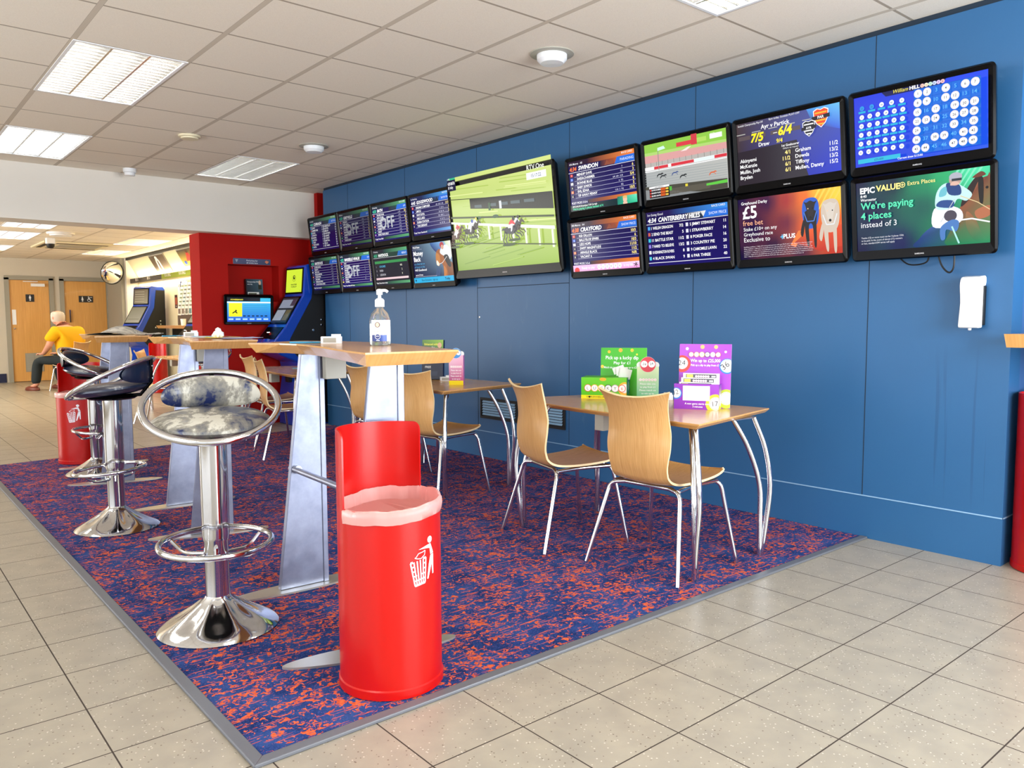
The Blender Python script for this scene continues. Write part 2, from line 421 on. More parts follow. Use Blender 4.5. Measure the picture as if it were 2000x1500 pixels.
    def text(s, t, x, y, h, col, align='l', bold=.012, shear=0, maxw=None, lay=True, rot=0):
        if not t.strip(): return
        if lay: s.z += 1
        v, f = text_geo(t, bold, shear)
        if not v: return
        x0 = min(q[0] for q in v); x1 = max(q[0] for q in v); sc = h/.70; sw = sc
        wd = (x1-x0)*sc
        if maxw and wd > maxw: sw = sc*maxw/wd; wd = maxw
        ox = {'l': 0, 'c': -wd/2, 'r': -wd}[align]; ca, sa = math.cos(rot), math.sin(rot)
        pts = []
        for a, b in v:
            px, py = ox+(a-x0)*sw, b*sc; pts.append((x+px*ca-py*sa, y+px*sa+py*ca))
        s._add(pts, f, [hx(col)]*len(v))
    def build(s, name, m, parent, w, origin=(0, 0, 0), fn=None, flip=False):
        """w: physical width; artwork faces local -Y with x right, z up; origin = lower left"""
        k = w/s.W; O = Vector(origin); vs = []
        for (x, y, z) in s.v:
            if not m.name.startswith('lit'): pass
            if fn: vs.append(fn(x*k, y*k, z*s.step))
            else: vs.append((O.x+x*k, O.y-z*s.step, O.z+y*k))
        me = bpy.data.meshes.new(name); me.from_pydata(vs, [], s.f); me.update()
        at = me.color_attributes.new('Col', 'FLOAT_COLOR', 'POINT'); at.data.foreach_set('color', [c for q in s.c for c in q])
        me.materials.append(m); o = bpy.data.objects.new(name, me); COL.objects.link(o); o.parent = parent
        return o
def zc(c):  # collapse layers: cap the number so artwork stays thin
    mz = max(q[2] for q in c.v) or 1
    return c

# ================================================================== THE SETTING
CH = 2.71; RCH = 2.49; WX = 4.21; WY0 = 1.345; WY1 = 8.37; YB = 8.78; YB2 = 9.15; YR = 18.6; XL = -3.5; YF = -2.4
mb = MB(); mb.box(XL, YF, -.1, 6.0, YR+.1, 0); struct(mb.build('floor', M['floor']))
# ceilings made of cells so that recessed lights have real openings
FR = [(.998, 4.839), (.998, 7.223), (2.798, 7.223), (2.798, 1.2625), (.998, 1.2625), (-.802, 1.2625), (-.802, 4.839), (-.802, 7.223), (2.798, -1.122), (.998, -1.122)]
def in_light(x, y, lst, dx=.6, dy=1.1922): return any(a-.01 < x < a+dx+.01 and b-.01 < y < b+dy+.01 for a, b in lst)
def ceiling(name, x0, x1, y0, y1, z, lights, ox, oy, px_, py_, m):
    xs = sorted(set([x0, x1]+[ox+k*px_ for k in range(-30, 30) if x0 < ox+k*px_ < x1])); ys = sorted(set([y0, y1]+[oy+k*py_ for k in range(-40, 40) if y0 < oy+k*py_ < y1]))
    mb = MB()
    for a, b in zip(xs[:-1], xs[1:]):
        for c_, d in zip(ys[:-1], ys[1:]):
            if not in_light((a+b)/2, (c_+d)/2, lights): mb.box(a, c_, z, b, d, z+.02)
    return struct(mb.build(name, m))
ceiling('ceiling', XL, 6.0, YF, YB, CH, FR, .998, 4.839, .6, .5961, M['ceil'])
RR = [(1.598, 11.396), (1.598, 13.184), (3.398, 11.396+.5961*3), (3.398, 11.396+.5961*7), (3.398, 11.396-.5961), (1.598, 15.5685)]
RR = [(a, 4.839+.5961*round((b-4.839)/.5961)) for a, b in RR]
ceiling('ceiling_rear', XL, 6.0, YB2, YR, RCH, RR, .998, 4.839, .6, .5961, M['ceil2'])
mb = MB(); mb.box(XL, YB, 2.18, 4.30, YB2, CH+.1); struct(mb.build('trim_beam', M['white']))
mb = MB(); mb.box(XL-.1, YF, CH+.02+.12, 6.0, YR, CH+.24); struct(mb.build('ceiling_slab', M['white']))
# blue panelled wall
mb = MB(); mb.box(WX, WY0, 0, WX+.14, WY1, CH-.03)
struct(mb.build('wall_right', M['blue']))
mb = MB(); mb.box(WX+.01, WY0+.01, CH-.03, WX+.1, WY1, CH); mb.build('trim_1', M['gapdark']); struct(bpy.data.objects['trim_1'])
mb = MB()
for y in (.885, 2.035, 3.19, 4.343, 5.49, 6.64, 7.79):
    if y > WY0:
        mb.box(WX-.0012, y-.002, .238, WX, y+.002, CH-.03)
struct(mb.build('trim_panel_joint', M['gapdark']))
mb = MB(); mb.box(WX-.003, WY0-.003, .232, WX, WY1, .238); mb.box(WX-.003, WY0-.003, .232, WX+.14, WY0, .238)
struct(mb.build('trim_skirting_line', M['groove']))
mb = MB(); mb.box(WX-.002, 4.343, 1.481, WX, 5.49, 1.486); struct(mb.build('trim_access_door_joint', M['gapdark']))
mb = MB(); mb.lathe([(.0, 0), (.008, 0), (.008, .004), (0, .005)], 12); o = mb.build('door_lock', M['chrome']); o.rotation_euler = (0, -PI/2, 0); o.location = (WX-.001, 5.46, 1.23)
tag(o, 'small round lock on the blue access door panel', 'lock')
mb = MB(); mb.box(WX+.14, WY0+.02, 0, WX+.43, WY0+.1, CH); struct(mb.build('wall_return', M['blue2']))
mb = MB(); mb.box(WX+.33, YF, 0, WX+.43, WY0+.02, CH); struct(mb.build('wall_recess', M['blue2']))
# red partition with niche
XR0 = 3.0; YRW = 8.95; mb = MB(); n0, n1, z0, z1 = 3.31, 3.91, 1.43, 1.85
mb.box(XR0, YRW, 0, n0, YRW+.32, 2.18); mb.box(n1, YRW, 0, 5.2, YRW+.32, 2.18); mb.box(n0, YRW, 0, n1, YRW+.32, z0); mb.box(n0, YRW, z1, n1, YRW+.32, 2.18)
mb.box(n0, YRW+.2, z0, n1, YRW+.32, z1); mb.box(4.30, 8.70, 2.0, 4.8, YRW, CH); struct(mb.build('wall_red', M['redwall']))
mb = MB(); mb.box(WX+.14, WY1-.1, 0, 6, WY1, CH); struct(mb.build('wall_behind', M['blue2']))
mb = MB(); mb.box(5.1, WY1, 0, 5.2, YRW, CH); struct(mb.build('wall_red_return', M['redwall']))
# rear wall with two doors
D = [(2.47, 3.17), (3.44, 4.24)]
mb = MB(); mb.box(XL, YR, 0, D[0][0]-.08, YR+.1, RCH); mb.box(D[0][1]+.08, YR, 0, D[1][0]-.08, YR+.1, RCH); mb.box(D[1][1]+.08, YR, 0, 4.8, YR+.1, RCH)
mb.box(D[0][0]-.08, YR, 2.10, D[0][1]+.08, YR+.1, RCH); mb.box(D[1][0]-.08, YR, 2.10, D[1][1]+.08, YR+.1, RCH)
mb.box(D[0][0]-.08, YR+.08, 0, D[0][1]+.08, YR+.1, 2.1); mb.box(D[1][0]-.08, YR+.08, 0, D[1][1]+.08, YR+.1, 2.1)
struct(mb.build('wall_rear', M['grey_wall']))
mb = MB(); mb.box(XL, YR-.015, 0, D[0][0]-.12, YR, .18); mb.box(D[0][1]+.12, YR-.015, 0, D[1][0]-.12, YR, .18); struct(mb.build('baseboard_rear', M['navy']))
def person_sign(c, x, y, s, col, skirt=False):
    c.disc(x, y+s*.42, s*.10, col, n=12)
    if skirt: c.poly([(x-.1*s, y+.3*s), (x+.1*s, y+.3*s), (x+.2*s, y-.12*s), (x-.2*s, y-.12*s)], col)
    else: c.poly([(x-.16*s, y+.3*s), (x+.16*s, y+.3*s), (x+.16*s, y-.05*s), (x-.16*s, y-.05*s)], col)
    c.rect(x-.1*s, y-.45*s, x-.02*s, y-.05*s, col); c.rect(x+.02*s, y-.45*s, x+.1*s, y-.05*s, col)
for k, (a, b) in enumerate(D):
    fr = MB(); fr.box(a-.08, YR-.03, 0, a, YR+.04, 2.10); fr.box(b, YR-.03, 0, b+.08, YR+.04, 2.10); fr.box(a-.08, YR-.03, 2.06, b+.08, YR+.04, 2.14)
    struct(fr.build('trim_%d' % (k+2), M['frame_grey']))
    dm = MB(); dm.box(a+.004, YR, .01, b-.004, YR+.04, 2.055); d = struct(dm.build('door_%d' % (k+1), M['door_wood']))
    if k == 0:
        v = MB(); v.box(a+.22, YR-.012, .2, a+.54, YR, .58); vv = v.build('vent_grille', M['frame_grey'], d)
        v = MB()
        for q in range(14): v.box(a+.24, YR-.018, .225+q*.024, a+.37, YR-.012, .237+q*.024); v.box(a+.39, YR-.018, .225+q*.024, a+.52, YR-.012, .237+q*.024)
        v.build('louvre', M['grey_box'], vv)
        v = MB(); v.box(a+.38, YR-.06, 1.93, a+.62, YR, 1.99); v.box(a+.24, YR-.05, 2.02, a+.5, YR-.03, 2.035); v.build('door_closer', M['white_pl'], d, bevel=.004)
        v = MB(); v.box(a+.03, YR-.006, 1.16, a+.10, YR, 1.46); v.build('push_plate', M['white_pl'], d)
        v = MB(); v.lathe([(0, -.03), (.015, -.03), (.015, .01), (0, .012)], 10); h = v.build('door_knob', M['chrome'], d); h.location = (a+.06, YR-.02, 1.08); h.rotation_euler = (PI/2, 0, 0)
    else:
        v = MB(); v.box(a+.08, YR-.04, 1.2, a+.10, YR, 1.46); v.build('pull_handle', M['chrome'], d)
    c = CV(20, 20 if k == 0 else 10, .002)
    if k == 0: c.rect(0, 0, 20, 20, '#15171b'); person_sign(c, 10, 9.5, 15, '#f2f2f2')
    else:
        c.rect(0, 0, 20, 10, '#15171b'); person_sign(c, 5, 4.7, 8, '#f2f2f2', True)
        c.ring(14, 3.6, 2.4, 1.8, '#f2f2f2', 16); c.disc(13.4, 8.4, .8, '#f2f2f2'); c.stroke([(13.4, 7.6), (13.6, 4.6), (16, 4.6), (17, 2)], .9, '#f2f2f2'); c.stroke([(13.5, 6.4), (15.4, 6.4)], .7, '#f2f2f2')
        c.rect(14.6, 7.4, 18.5, 8, '#f2f2f2')
    sgn = thing('toilet_sign', 'black toilet sign with one white standing figure on the left door' if k == 0 else 'black toilet sign with figure and wheelchair symbol on the right door', 'sign', (a+(.28 if k == 0 else .27), YR-.004, 1.62))
    mb = MB(); mb.box(0, -.002, 0, .15 if k == 0 else .27, .003, .15 if k == 0 else .135); mb.build('backplate', M['blackm'], sgn)
    c.build('symbol', M['print'], sgn, .15 if k == 0 else .27, (0, -.003, 0))
# pillar/return and betting wall at right rear
BX = 4.55
mb = MB(); mb.box(4.33, 17.3, 0, 4.9, 17.45, RCH); struct(mb.build('wall_pillar', M['white']))
mb = MB(); mb.box(4.26, 17.42, 0, 4.34, YR, RCH); struct(mb.build('trim_pillar_edge', M['frame_grey']))
mb = MB(); mb.box(BX, 9.27, 0, BX+.1, 17.3, RCH+.1); struct(mb.build('wall_betting', M['cream']))
mb = MB(); mb.add([(4.36, 9.3, 2.44), (4.36, 17.3, 2.44), (BX, 17.3, 2.10), (BX, 9.3, 2.10), (4.38, 9.3, 2.45), (4.38, 17.3, 2.45)], [(0, 1, 2, 3), (1, 0, 4, 5)])
struct(mb.build('trim_sloping_header', M['cream']))
mb = MB(); mb.box(4.33, 9.3, 2.44, 4.6, 17.3, 2.485); struct(mb.build('trim_header_shadow', M['blackm']))  # dark strip along the top of the sloping header
mb = MB(); mb.box(4.40, 9.3, 1.98, 4.43, 15.2, 2.07); struct(mb.build('trim_green_fascia', mat('green_fascia', '#8e9a2c', .5)))
mb = MB(); mb.box(4.40, 15.2, 1.98, 4.43, 17.3, 2.07); struct(mb.build('trim_dark_fascia', mat('dark_fascia', '#3d3530', .5)))
for (y, s_) in ((14.2, 'FOOTBALL'), (15.0, 'FOOTBALL'), (13.55, 'FOOTBALL'), (16.1, 'BETS'), (16.9, 'BETS')):
    c = CV(10, 3, .001); c.text(s_, 0, .6, 1.6, '#f4efe0', maxw=9)
    t_ = thing('fascia_lettering', ('white lettering %s on the %s fascia over %s' % (s_, 'green' if y < 15.2 else 'dark', {14.2: 'the slip racks', 15.0: 'the join with the dark strip', 13.55: 'the red partition', 16.1: 'the terminal', 16.9: 'the white pillar'}[y])), 'sign', (4.397, y, 1.99), -PI/2)
    c.build('lettering', M['print'], t_, .4, (0, 0, 0))
# lights behind the fascia
for nm, z, rx_, pw in (('fascia_light_up', 2.075, PI, 24), ('fascia_light_down', 1.975, 0, 26)):
    l = area(nm, (4.48, 13.3, z), (rx_, 0, 0), .06, 7.8, pw, (1, .86, .58))
for i, y in enumerate((15.35, 13.72)):
    c = CV(10, 8, .001)
    if i == 0:
        c.grad(0, 0, 10, 8, ['#6b5a48', '#9a8a78', '#5a4a3a', '#3a3028']); c.stroke([(3, 1), (3.6, 5.5), (4.4, 6.8), (5.2, 5.5), (5.2, 1.2)], .9, '#f3f0ea'); c.disc(4.4, 6.9, .8, '#f3f0ea')
    else:
        c.grad(0, 0, 10, 8, ['#e8c840', '#e6c030', '#57504a', '#3a3a3c']); c.poly([(3, 3), (5, 7), (6, 7), (6.6, 3)], '#d03a34'); c.disc(5.5, 7, .7, '#5a3a2a'); c.poly([(7, 2.5), (7.5, 6), (8.5, 6), (9, 3)], '#e8e4e0'); c.disc(2, 2.5, .8, '#2a50b0')
    sl = math.atan2(BX-4.36, .34)
    p_ = thing('framed_poster', ('brown poster with a white rosette ribbon on the sloping header' if i == 0 else 'poster of sports players over yellow on the sloping header'), 'poster', (BX-.03, y+.45, 2.12), -PI/2, None, sl)
    mb = MB(); mb.box(-.01, 0, -.01, .86, .006, .36); mb.build('frame', M['grey_box'], p_)
    c.build('picture', M['print'], p_, .85, (0, -.001, 0), fn=lambda x, y_, z: (x, -.001-z, y_*.5))
# unseen sides of the room: glazed front and left, with openings for the daylight
mb = MB(); mb.box(XL-.1, YF-.1, 0, WX+.34, YF, .3); mb.box(XL-.1, YF-.1, 2.6, WX+.34, YF, CH+.1)
for x in (XL-.1, -1.7, .3, 2.3, 4.1): mb.box(x, YF-.1, .3, x+.12, YF, 2.6)
struct(mb.build('wall_front', M['grey_wall']))
mb = MB(); mb.box(XL-.1, YF, 0, XL, YR, .3); mb.box(XL-.1, YF, 2.6, XL, YR, CH+.1); mb.box(XL-.1, 7.2, .3, XL, 10.8, 2.6); mb.box(XL-.1, 16.2, .3, XL, YR, 2.6)
for y in (YF, -.6, 1.2, 3.1, 5.0): mb.box(XL-.1, y, .3, XL, y+.12, 2.6)
struct(mb.build('wall_left', M['grey_wall']))
# carpet and its edge trims
C0, C1, C2, C3 = (.80, 2.03), (4.205, 2.03), (4.205, 8.22), (.80, 7.76)
mb = MB(); mb.prism([C0, C1, C2, C3], 0, .008)
tag(mb.build('carpet', M['carpet']), 'navy blue carpet with orange red scratch flecks laid over the tiled floor', 'carpet')
mb = MB(); mb.prism([(.765, 1.995), (4.205, 1.995), (4.205, 2.033), (.803, 2.033)], .0, .012); tag(mb.build('edge_strip', M['edge_trim'], bevel=.003), 'grey strip along the front edge of the carpet, ending at the blue wall', 'carpet edging')
mb = MB(); mb.prism([(.765, 1.995), (.803, 2.033), (.803, 7.76), (.765, 7.76)], .0, .012); tag(mb.build('edge_strip', M['edge_trim'], bevel=.003), 'grey strip along the left edge of the carpet beside the bar stools', 'carpet edging')

# ================================================================== CEILING FITTINGS
def ceiling_light(x, y, z, label, tm, group, W=.6, L=1.1922):
    r = thing('ceiling_light', label, 'ceiling light', (x, y, z), 0, group)
    mb = MB(); h = .10
    mb.box(.004, .004, h, W-.004, L-.004, h+.01); mb.box(.004, .004, 0, .014, L-.004, h); mb.box(W-.014, .004, 0, W-.004, L-.004, h); mb.box(.014, .004, 0, W-.014, .014, h); mb.box(.014, L-.014, 0, W-.014, L-.004, h)
    mb.build('housing', M['reflector'], r)
    mb = MB(); mb.box(.0, .0, -.004, W, .018, .004); mb.box(0, L-.018, -.004, W, L, .004); mb.box(0, .018, -.004, .018, L-.018, .004); mb.box(W-.018, .018, -.004, W, L-.018, .004); mb.build('frame', M['white_pl'], r)
    for k in range(3):
        cx = W*(k+.5)/3; t2 = MB(); t2.tube([(cx, .03, .07), (cx, L-.03, .07)], .013, 8); t2.build('tube', tm, r)
    mb = MB()
    for k in (1, 2): cx = W*k/3; mb.add([(cx-.006, .018, .0), (cx+.006, .018, 0), (cx+.018, .018, .055), (cx-.018, .018, .055), (cx-.006, L-.018, .0), (cx+.006, L-.018, 0), (cx+.018, L-.018, .055), (cx-.018, L-.018, .055)], [(0, 1, 5, 4), (1, 2, 6, 5), (3, 0, 4, 7)])
    n = 19
    for k in range(1, n):
        yy = .018+(L-.036)*k/n
        mb.add([(.018, yy-.002, 0), (W-.018, yy-.002, 0), (W-.018, yy+.002, 0), (.018, yy+.002, 0), (.018, yy-.007, .045), (W-.018, yy-.007, .045), (W-.018, yy+.007, .045), (.018, yy+.007, .045)], [(0, 1, 2, 3), (0, 4, 5, 1), (2, 6, 7, 3)])
    mb.build('louvre', M['reflector'], r)
    return r
fl = ['fluorescent ceiling light nearest the left, over the near bar stool', 'square fluorescent ceiling light at the left edge near the white beam', 'bright fluorescent ceiling light nearest the blue wall and the white beam', 'ceiling light cut off by the top edge above the paired cafe chairs',
      'ceiling light above the camera out of view', 'ceiling light out of view at left behind', 'ceiling light out of view at left middle', 'ceiling light out of view at far left', 'ceiling light behind the camera near the blue wall', 'ceiling light behind the camera centre']
L0 = ceiling_light(FR[0][0], FR[0][1], CH, fl[0], M['tube'], 'louvred ceiling lights of the front room')
for i in range(1, len(FR)): copy_thing(L0, (FR[i][0], FR[i][1], CH), 0, fl[i])
rl = ['rear room ceiling light just behind the white beam at far left', 'rear room ceiling light at the left edge, second row', 'rear room ceiling light over the slip racks', 'rear room ceiling light nearest the convex mirror', 'rear room ceiling light against the red partition top', 'rear room ceiling light farthest at the left edge']
L1 = ceiling_light(RR[0][0], RR[0][1], RCH, rl[0], M['tube_rear'], 'louvred ceiling lights of the rear room')
for i in range(1, len(RR)): copy_thing(L1, (RR[i][0], RR[i][1], RCH), 0, rl[i])
def disc_speaker(x, y, z, label, R=.125):
    r = thing('ceiling_speaker', label, 'ceiling speaker', (x, y, z), 0, None)
    mb = MB(); mb.lathe([(0, 0), (R, 0), (R, -.006), (R*.72, -.01), (R*.70, 0)], 32); mb.build('rim', M['grey_box'], r, True)
    mb = MB(); mb.lathe([(R*.70, -.004), (R*.68, -.035), (R*.52, -.055), (0, -.058)], 32); mb.build('cone', M['white_pl'], r, True); return r
s_ = disc_speaker(3.143, 3.387, CH, 'white round ceiling speaker with recessed rim above the big television')
s_['group'] = 'round ceiling speakers'
copy_thing(s_, (3.154, 6.42, CH), 0, 'white round ceiling speaker with rim beside the light nearest the blue wall', 'round ceiling speakers')
def detector(x, y, z, label, R, H, m_):
    r = thing('smoke_detector', label, 'detector', (x, y, z)); mb = MB(); mb.lathe([(0, 0), (R, 0), (R, -H*.5), (R*.8, -H*.6)], 24); mb.build('base', m_, r, True)
    mb = MB(); mb.lathe([(R*.8, -H*.6), (R*.78, -H*.95), (0, -H)], 24); mb.build('cap', m_, r, True)
detector(2.2, 6.70, CH, 'cream flat smoke detector in the middle of the ceiling', .085, .03, M['cream_pl'])
detector(2.2, 8.5, CH, 'white domed detector on the ceiling close to the white beam', .06, .07, M['white_pl'])
detector(2.4, 13.0, RCH, 'round white ceiling vent in the rear room', .18, .05, M['white_pl'])
r = thing('air_conditioner', 'white ceiling air conditioner cassette with dark slots in the rear room', 'air conditioner', (2.6, 14.9, RCH-.001))
mb = MB(); mb.box(-.2, -.6, -.03, .8, .6, -.001); mb.build('panel', M['cream_pl'], r, bevel=.01)
mb = MB(); mb.box(.0, -.5, -.034, .75, -.42, -.03); mb.box(-.15, -.35, -.034, -.08, .4, -.03); mb.box(.0, .42, -.034, .75, .5, -.03); mb.build('slot', M['blackm'], r)
mb = MB(); mb.box(.08, -.3, -.033, .7, .3, -.028); mb.build('intake', M['grey_box'], r)
r = thing('security_camera', 'small white dome camera hanging in front of the air conditioner', 'camera', (2.42, 13.9, RCH)); mb = MB(); mb.box(-.06, -.06, -.09, .06, .06, 0); mb.build('mount', M['white_pl'], r, bevel=.01)
mb = MB(); mb.lathe([(.06, -.09), (.055, -.13), (.03, -.155), (0, -.16)], 20); mb.build('dome', M['blackm'], r, True)
# convex mirror
r = thing('convex_mirror', 'round convex mirror reflecting the wood doors, above the right door', 'mirror', (4.05, 17.2, 2.18), math.radians(18)); r.rotation_euler = (math.radians(12), 0, math.radians(18))
mb = MB(); mb.lathe([(.225, 0), (.235, .01), (.235, -.01), (.22, -.015)], 40); o = mb.build('rim', M['blackm'], r, True); o.rotation_euler = (PI/2, 0, 0)
mb = MB(); mb.lathe([(.222, 0), (.2, .018), (.15, .04), (.08, .055), (0, .06)], 40); o = mb.build('mirror_glass', M['mirror'], r, True); o.rotation_euler = (PI/2, 0, 0)
mb = MB(); mb.tube([(0, .0, 0), (.3, .16, .03)], .012, 8); mb.build('arm', M['blackm'], r)
# ================================================================== TELEVISIONS
def tv(name, label, y, z, W, H, art, group=None, tilt=7.0, x=4.085, side=.03, bot=.052, top=.03, rz=-PI/2, loc=None, bracket=True):
    r = thing(name, label, 'television', loc or (x, y, z), rz, group, math.radians(tilt))
    hw = W/2; ch = .022
    def rr(x0, z0, x1, z1, rad, n=5):
        return arc(x1-rad, z1-rad, rad, 0, 90, n)+arc(x0+rad, z1-rad, rad, 90, 180, n)+arc(x0+rad, z0+rad, rad, 180, 270, n)+arc(x1-rad, z0+rad, rad, 270, 360, n)
    outer = rr(-hw, 0, hw, H, ch); inner = rr(-hw+side, bot, hw-side, H-top, .002)
    mid = rr(-hw+.008, .008, hw-.008, H-.008, ch*.8)
    mb = MB(); n = len(outer)
    vs = [(a, 0.0, b) for a, b in outer]+[(a, -.012, b) for a, b in mid]+[(a, -.006, b) for a, b in inner]+[(a, 0.0, b) for a, b in inner]+[(a*.97, .045, .02+b*.95) for a, b in outer]
    fs = []
    for L_ in range(3):
        for k in range(n): fs.append((L_*n+k, L_*n+(k+1) % n, (L_+1)*n+(k+1) % n, (L_+1)*n+k))
    for k in range(n): fs.append((4*n+k, 4*n+(k+1) % n, (k+1) % n, k))
    fs.append(tuple(4*n+k for k in range(n)))
    mb.add(vs, fs); mb.build('casing', M['black'], r, True)
    sw, sh = W-2*side, H-bot-top
    art.build('screen', M['screen'], r, sw, (-sw/2, .0005-.002, bot), fn=None)
    c = CV(10, 1.6, .0002); c.text('SAMSUNG', 5, .3, .9, '#c9c9cc', 'c', .02, maxw=9)
    c.build('logo', M['print'], r, .075 if W < 1 else .1, (-.0375 if W < 1 else -.05, -.0125, bot*.45-.006))
    if bracket:
        mb = MB(); mb.box(-.11, .045, H*.3, .11, .06, H*.75); mb.box(-.03, .06, H*.42, .03, .10, H*.62); mb.build('wall_bracket', M['blackm'], r)
    return r
NAVY, DK = '#1b1464', '#15123c'
def art_race(time, title, sub, rows, theme, status='SHOW PRICE', off=False, dim=1.0, foot=None, twocol=None, foot2=None):
    th = {'orange': ('#b8582a', '#e8803a', '#2a1830'), 'green': ('#285848', '#58a070', '#24303a'), 'blue': ('#2a5a9a', '#4a9ae0', '#1c2450'), 'white': ('#f0f0f0', '#3a8ae0', '#241a50')}[theme]
    def D(h):
        q = [int(h[i:i+2], 16) for i in (1, 3, 5)]; return '#%02x%02x%02x' % tuple(int(v*dim) for v in q)
    c = CV(100, 56, .0001); c.rect(0, 0, 100, 56, [D('#1c1560'), D('#1c1560'), D('#1a1248'), D('#1a1248')])
    c.grad(30, 50, 100, 56, [D(th[2]), D(th[1]), D(th[1]), D(th[2])], 4); c.rect(0, 50, 30, 56, D(th[2]))
    c.text(sub, 2, 51.2, 2.2, D('#e0e0e8'), bold=.01); c.text('RACE CARD', 97, 52.5, 2.0, D('#f0f0f0'), 'r', .005)
    c.grad(50, 44, 78, 50, [D('#2a2038'), D(th[0]), D(th[0]), D('#2a2038')], 4)
    c.poly([(56, 44), (60, 49.5), (64, 46), (68, 49.8), (72, 44)], D('#8a4a38' if theme == 'orange' else '#2a3648'))
    c.poly([(71, 43.6), (100, 43.6), (100, 50.4), (75, 50.4)], D('#2a6ad0')); c.text(status, 98, 45.6, 2.7, D('#dfe8ff'), 'r', .0, maxw=20)
    c.text(time, 2, 44.6, 4.4, D('#ff7a3c' if theme == 'orange' else '#4ad0a0' if theme == 'green' else '#f2f2f6'), bold=.03, shear=.2)
    c.text(title, 16, 44.6, 4.4, D('#ffffff'), bold=.03, shear=.2, maxw=52)
    c.rect(0, 42.6, 100, 43.1, D('#e8e8f2'))
    top = 42; fh = 14 if foot else 8
    if twocol:
        n = len(twocol); rh = (top-5)/n
        for i, (a, pa, b, pb) in enumerate(twocol):
            y = top-rh*(i+.75)
            c.rect(1.5, y-.3, 4.5, y+3.2, D(['#4aa0e0', '#c05a50', '#3ac0d0', '#8a7ad0', '#e0e0e0', '#50c0d0'][i % 6])); c.rect(50, y-.3, 53, y+3.2, D('#d8d8e8'))
            c.text(a, 6, y, 2.8, D('#ffffff'), bold=.015, maxw=28); c.text(pa, 47, y, 2.8, D('#ffffff'), 'r', .015)
            c.text(b, 55, y, 2.8, D('#ffffff'), bold=.015, maxw=30); c.text(pb, 97, y, 2.8, D('#ffffff'), 'r', .015)
        c.rect(0, 3, 100, 3.6, D('#e8e8f2'))
        return c
    n = len(rows); rh = min(5.2, (top-fh)/n)
    cols = ['#d8403a', '#3a6ad8', '#e8e8e8', '#1a1a1a', '#e0742a', '#3a3a3a', '#40a060', '#8a4ab0', '#e8d040', '#30b0c0']
    for i, (nm, mid, pr) in enumerate(rows):
        y = top-rh*(i+1)+1.1
        c.rect(2.5, y, 6.5, y+rh*.62, D(cols[i % 10])); c.text(str(i+1), 4.5, y+.4, rh*.42, D('#ffffff' if i % 10 not in (2,) else '#101010'), 'c')
        c.text(nm, 13, y+.2, rh*.56, D('#ffffff'), bold=.018, maxw=42)
        if mid: c.text(mid, 82, y+.3, rh*.40, D('#d0d0e8'), 'r', .01, maxw=26)
        c.text(pr, 97.5, y+.1, rh*.62, D('#ffe98a'), 'r', .02, maxw=13)
        c.rect(9, y-.9, 100, y-.6, D('#c8c8e0'))
    if off:
        c.z += 1
        c.text('OFF', 22, 19, 17, D('#b4b8c0'), bold=.02, maxw=52)
    c.grad(28, fh-7 if foot else 2, 100, fh-3 if foot else 6, [D(th[2]), D(th[1]), D(th[1]), D(th[2])], 4)
    c.text('Today Totes: %s' % title.title() if not foot else 'POST PICKS 3-5-6', 2, fh-6.2 if foot else 2.8, 2.3, D('#ffffff'), bold=.01, maxw=52)
    if foot == 'epic':
        c.rect(0, 0, 100, 6.5, D('#0e2a30')); c.text('EPICVALUE Brisenham 7.30 Curragh', 3, 4.1, 1.8, D('#ffffff'), maxw=60)
        c.text("We're paying 5 places instead of 4", 3, 1.1, 2.4, D('#50e0a8'), bold=.02, maxw=66); c.grad(72, 0, 100, 8.5, ['#1a8a70', '#30c090', '#70e0b8', '#1a6a5a'], 4)
        c.disc(83, 5, 3.0, '#e8b8a0', 3.6); c.disc(83, 7.2, 3.2, '#d8b070', 1.5); c.rect(80, 0, 86, 2, '#e8b8a0')
    if foot == 'lucky':
        c.grad(0, 0, 100, 7, ['#f0b0d8', '#e890d0', '#f8d0ec', '#f0b8e0'], 4); c.disc(6, 1.5, 4, '#d84848', 3.2)
        c.text('Ready to play', 14, 2.4, 2.6, '#f8f0f8', bold=.02)
        for i, ch in enumerate('LUCKY6'): c.disc(41+i*6.2, 3.6, 2.7, '#f8f4f8'); c.text(ch, 41+i*6.2, 2.6, 2, '#605060', 'c')
        c.text('is my life', 78, 2.4, 2.6, '#f8f0f8', bold=.02); c.stroke([(93, 1.5), (97, 5.5)], .7, '#202020'); c.stroke([(92, 4.5), (98, 3)], .7, '#202020'); c.stroke([(96, .8), (95, 6)], .7, '#202020')
    return c
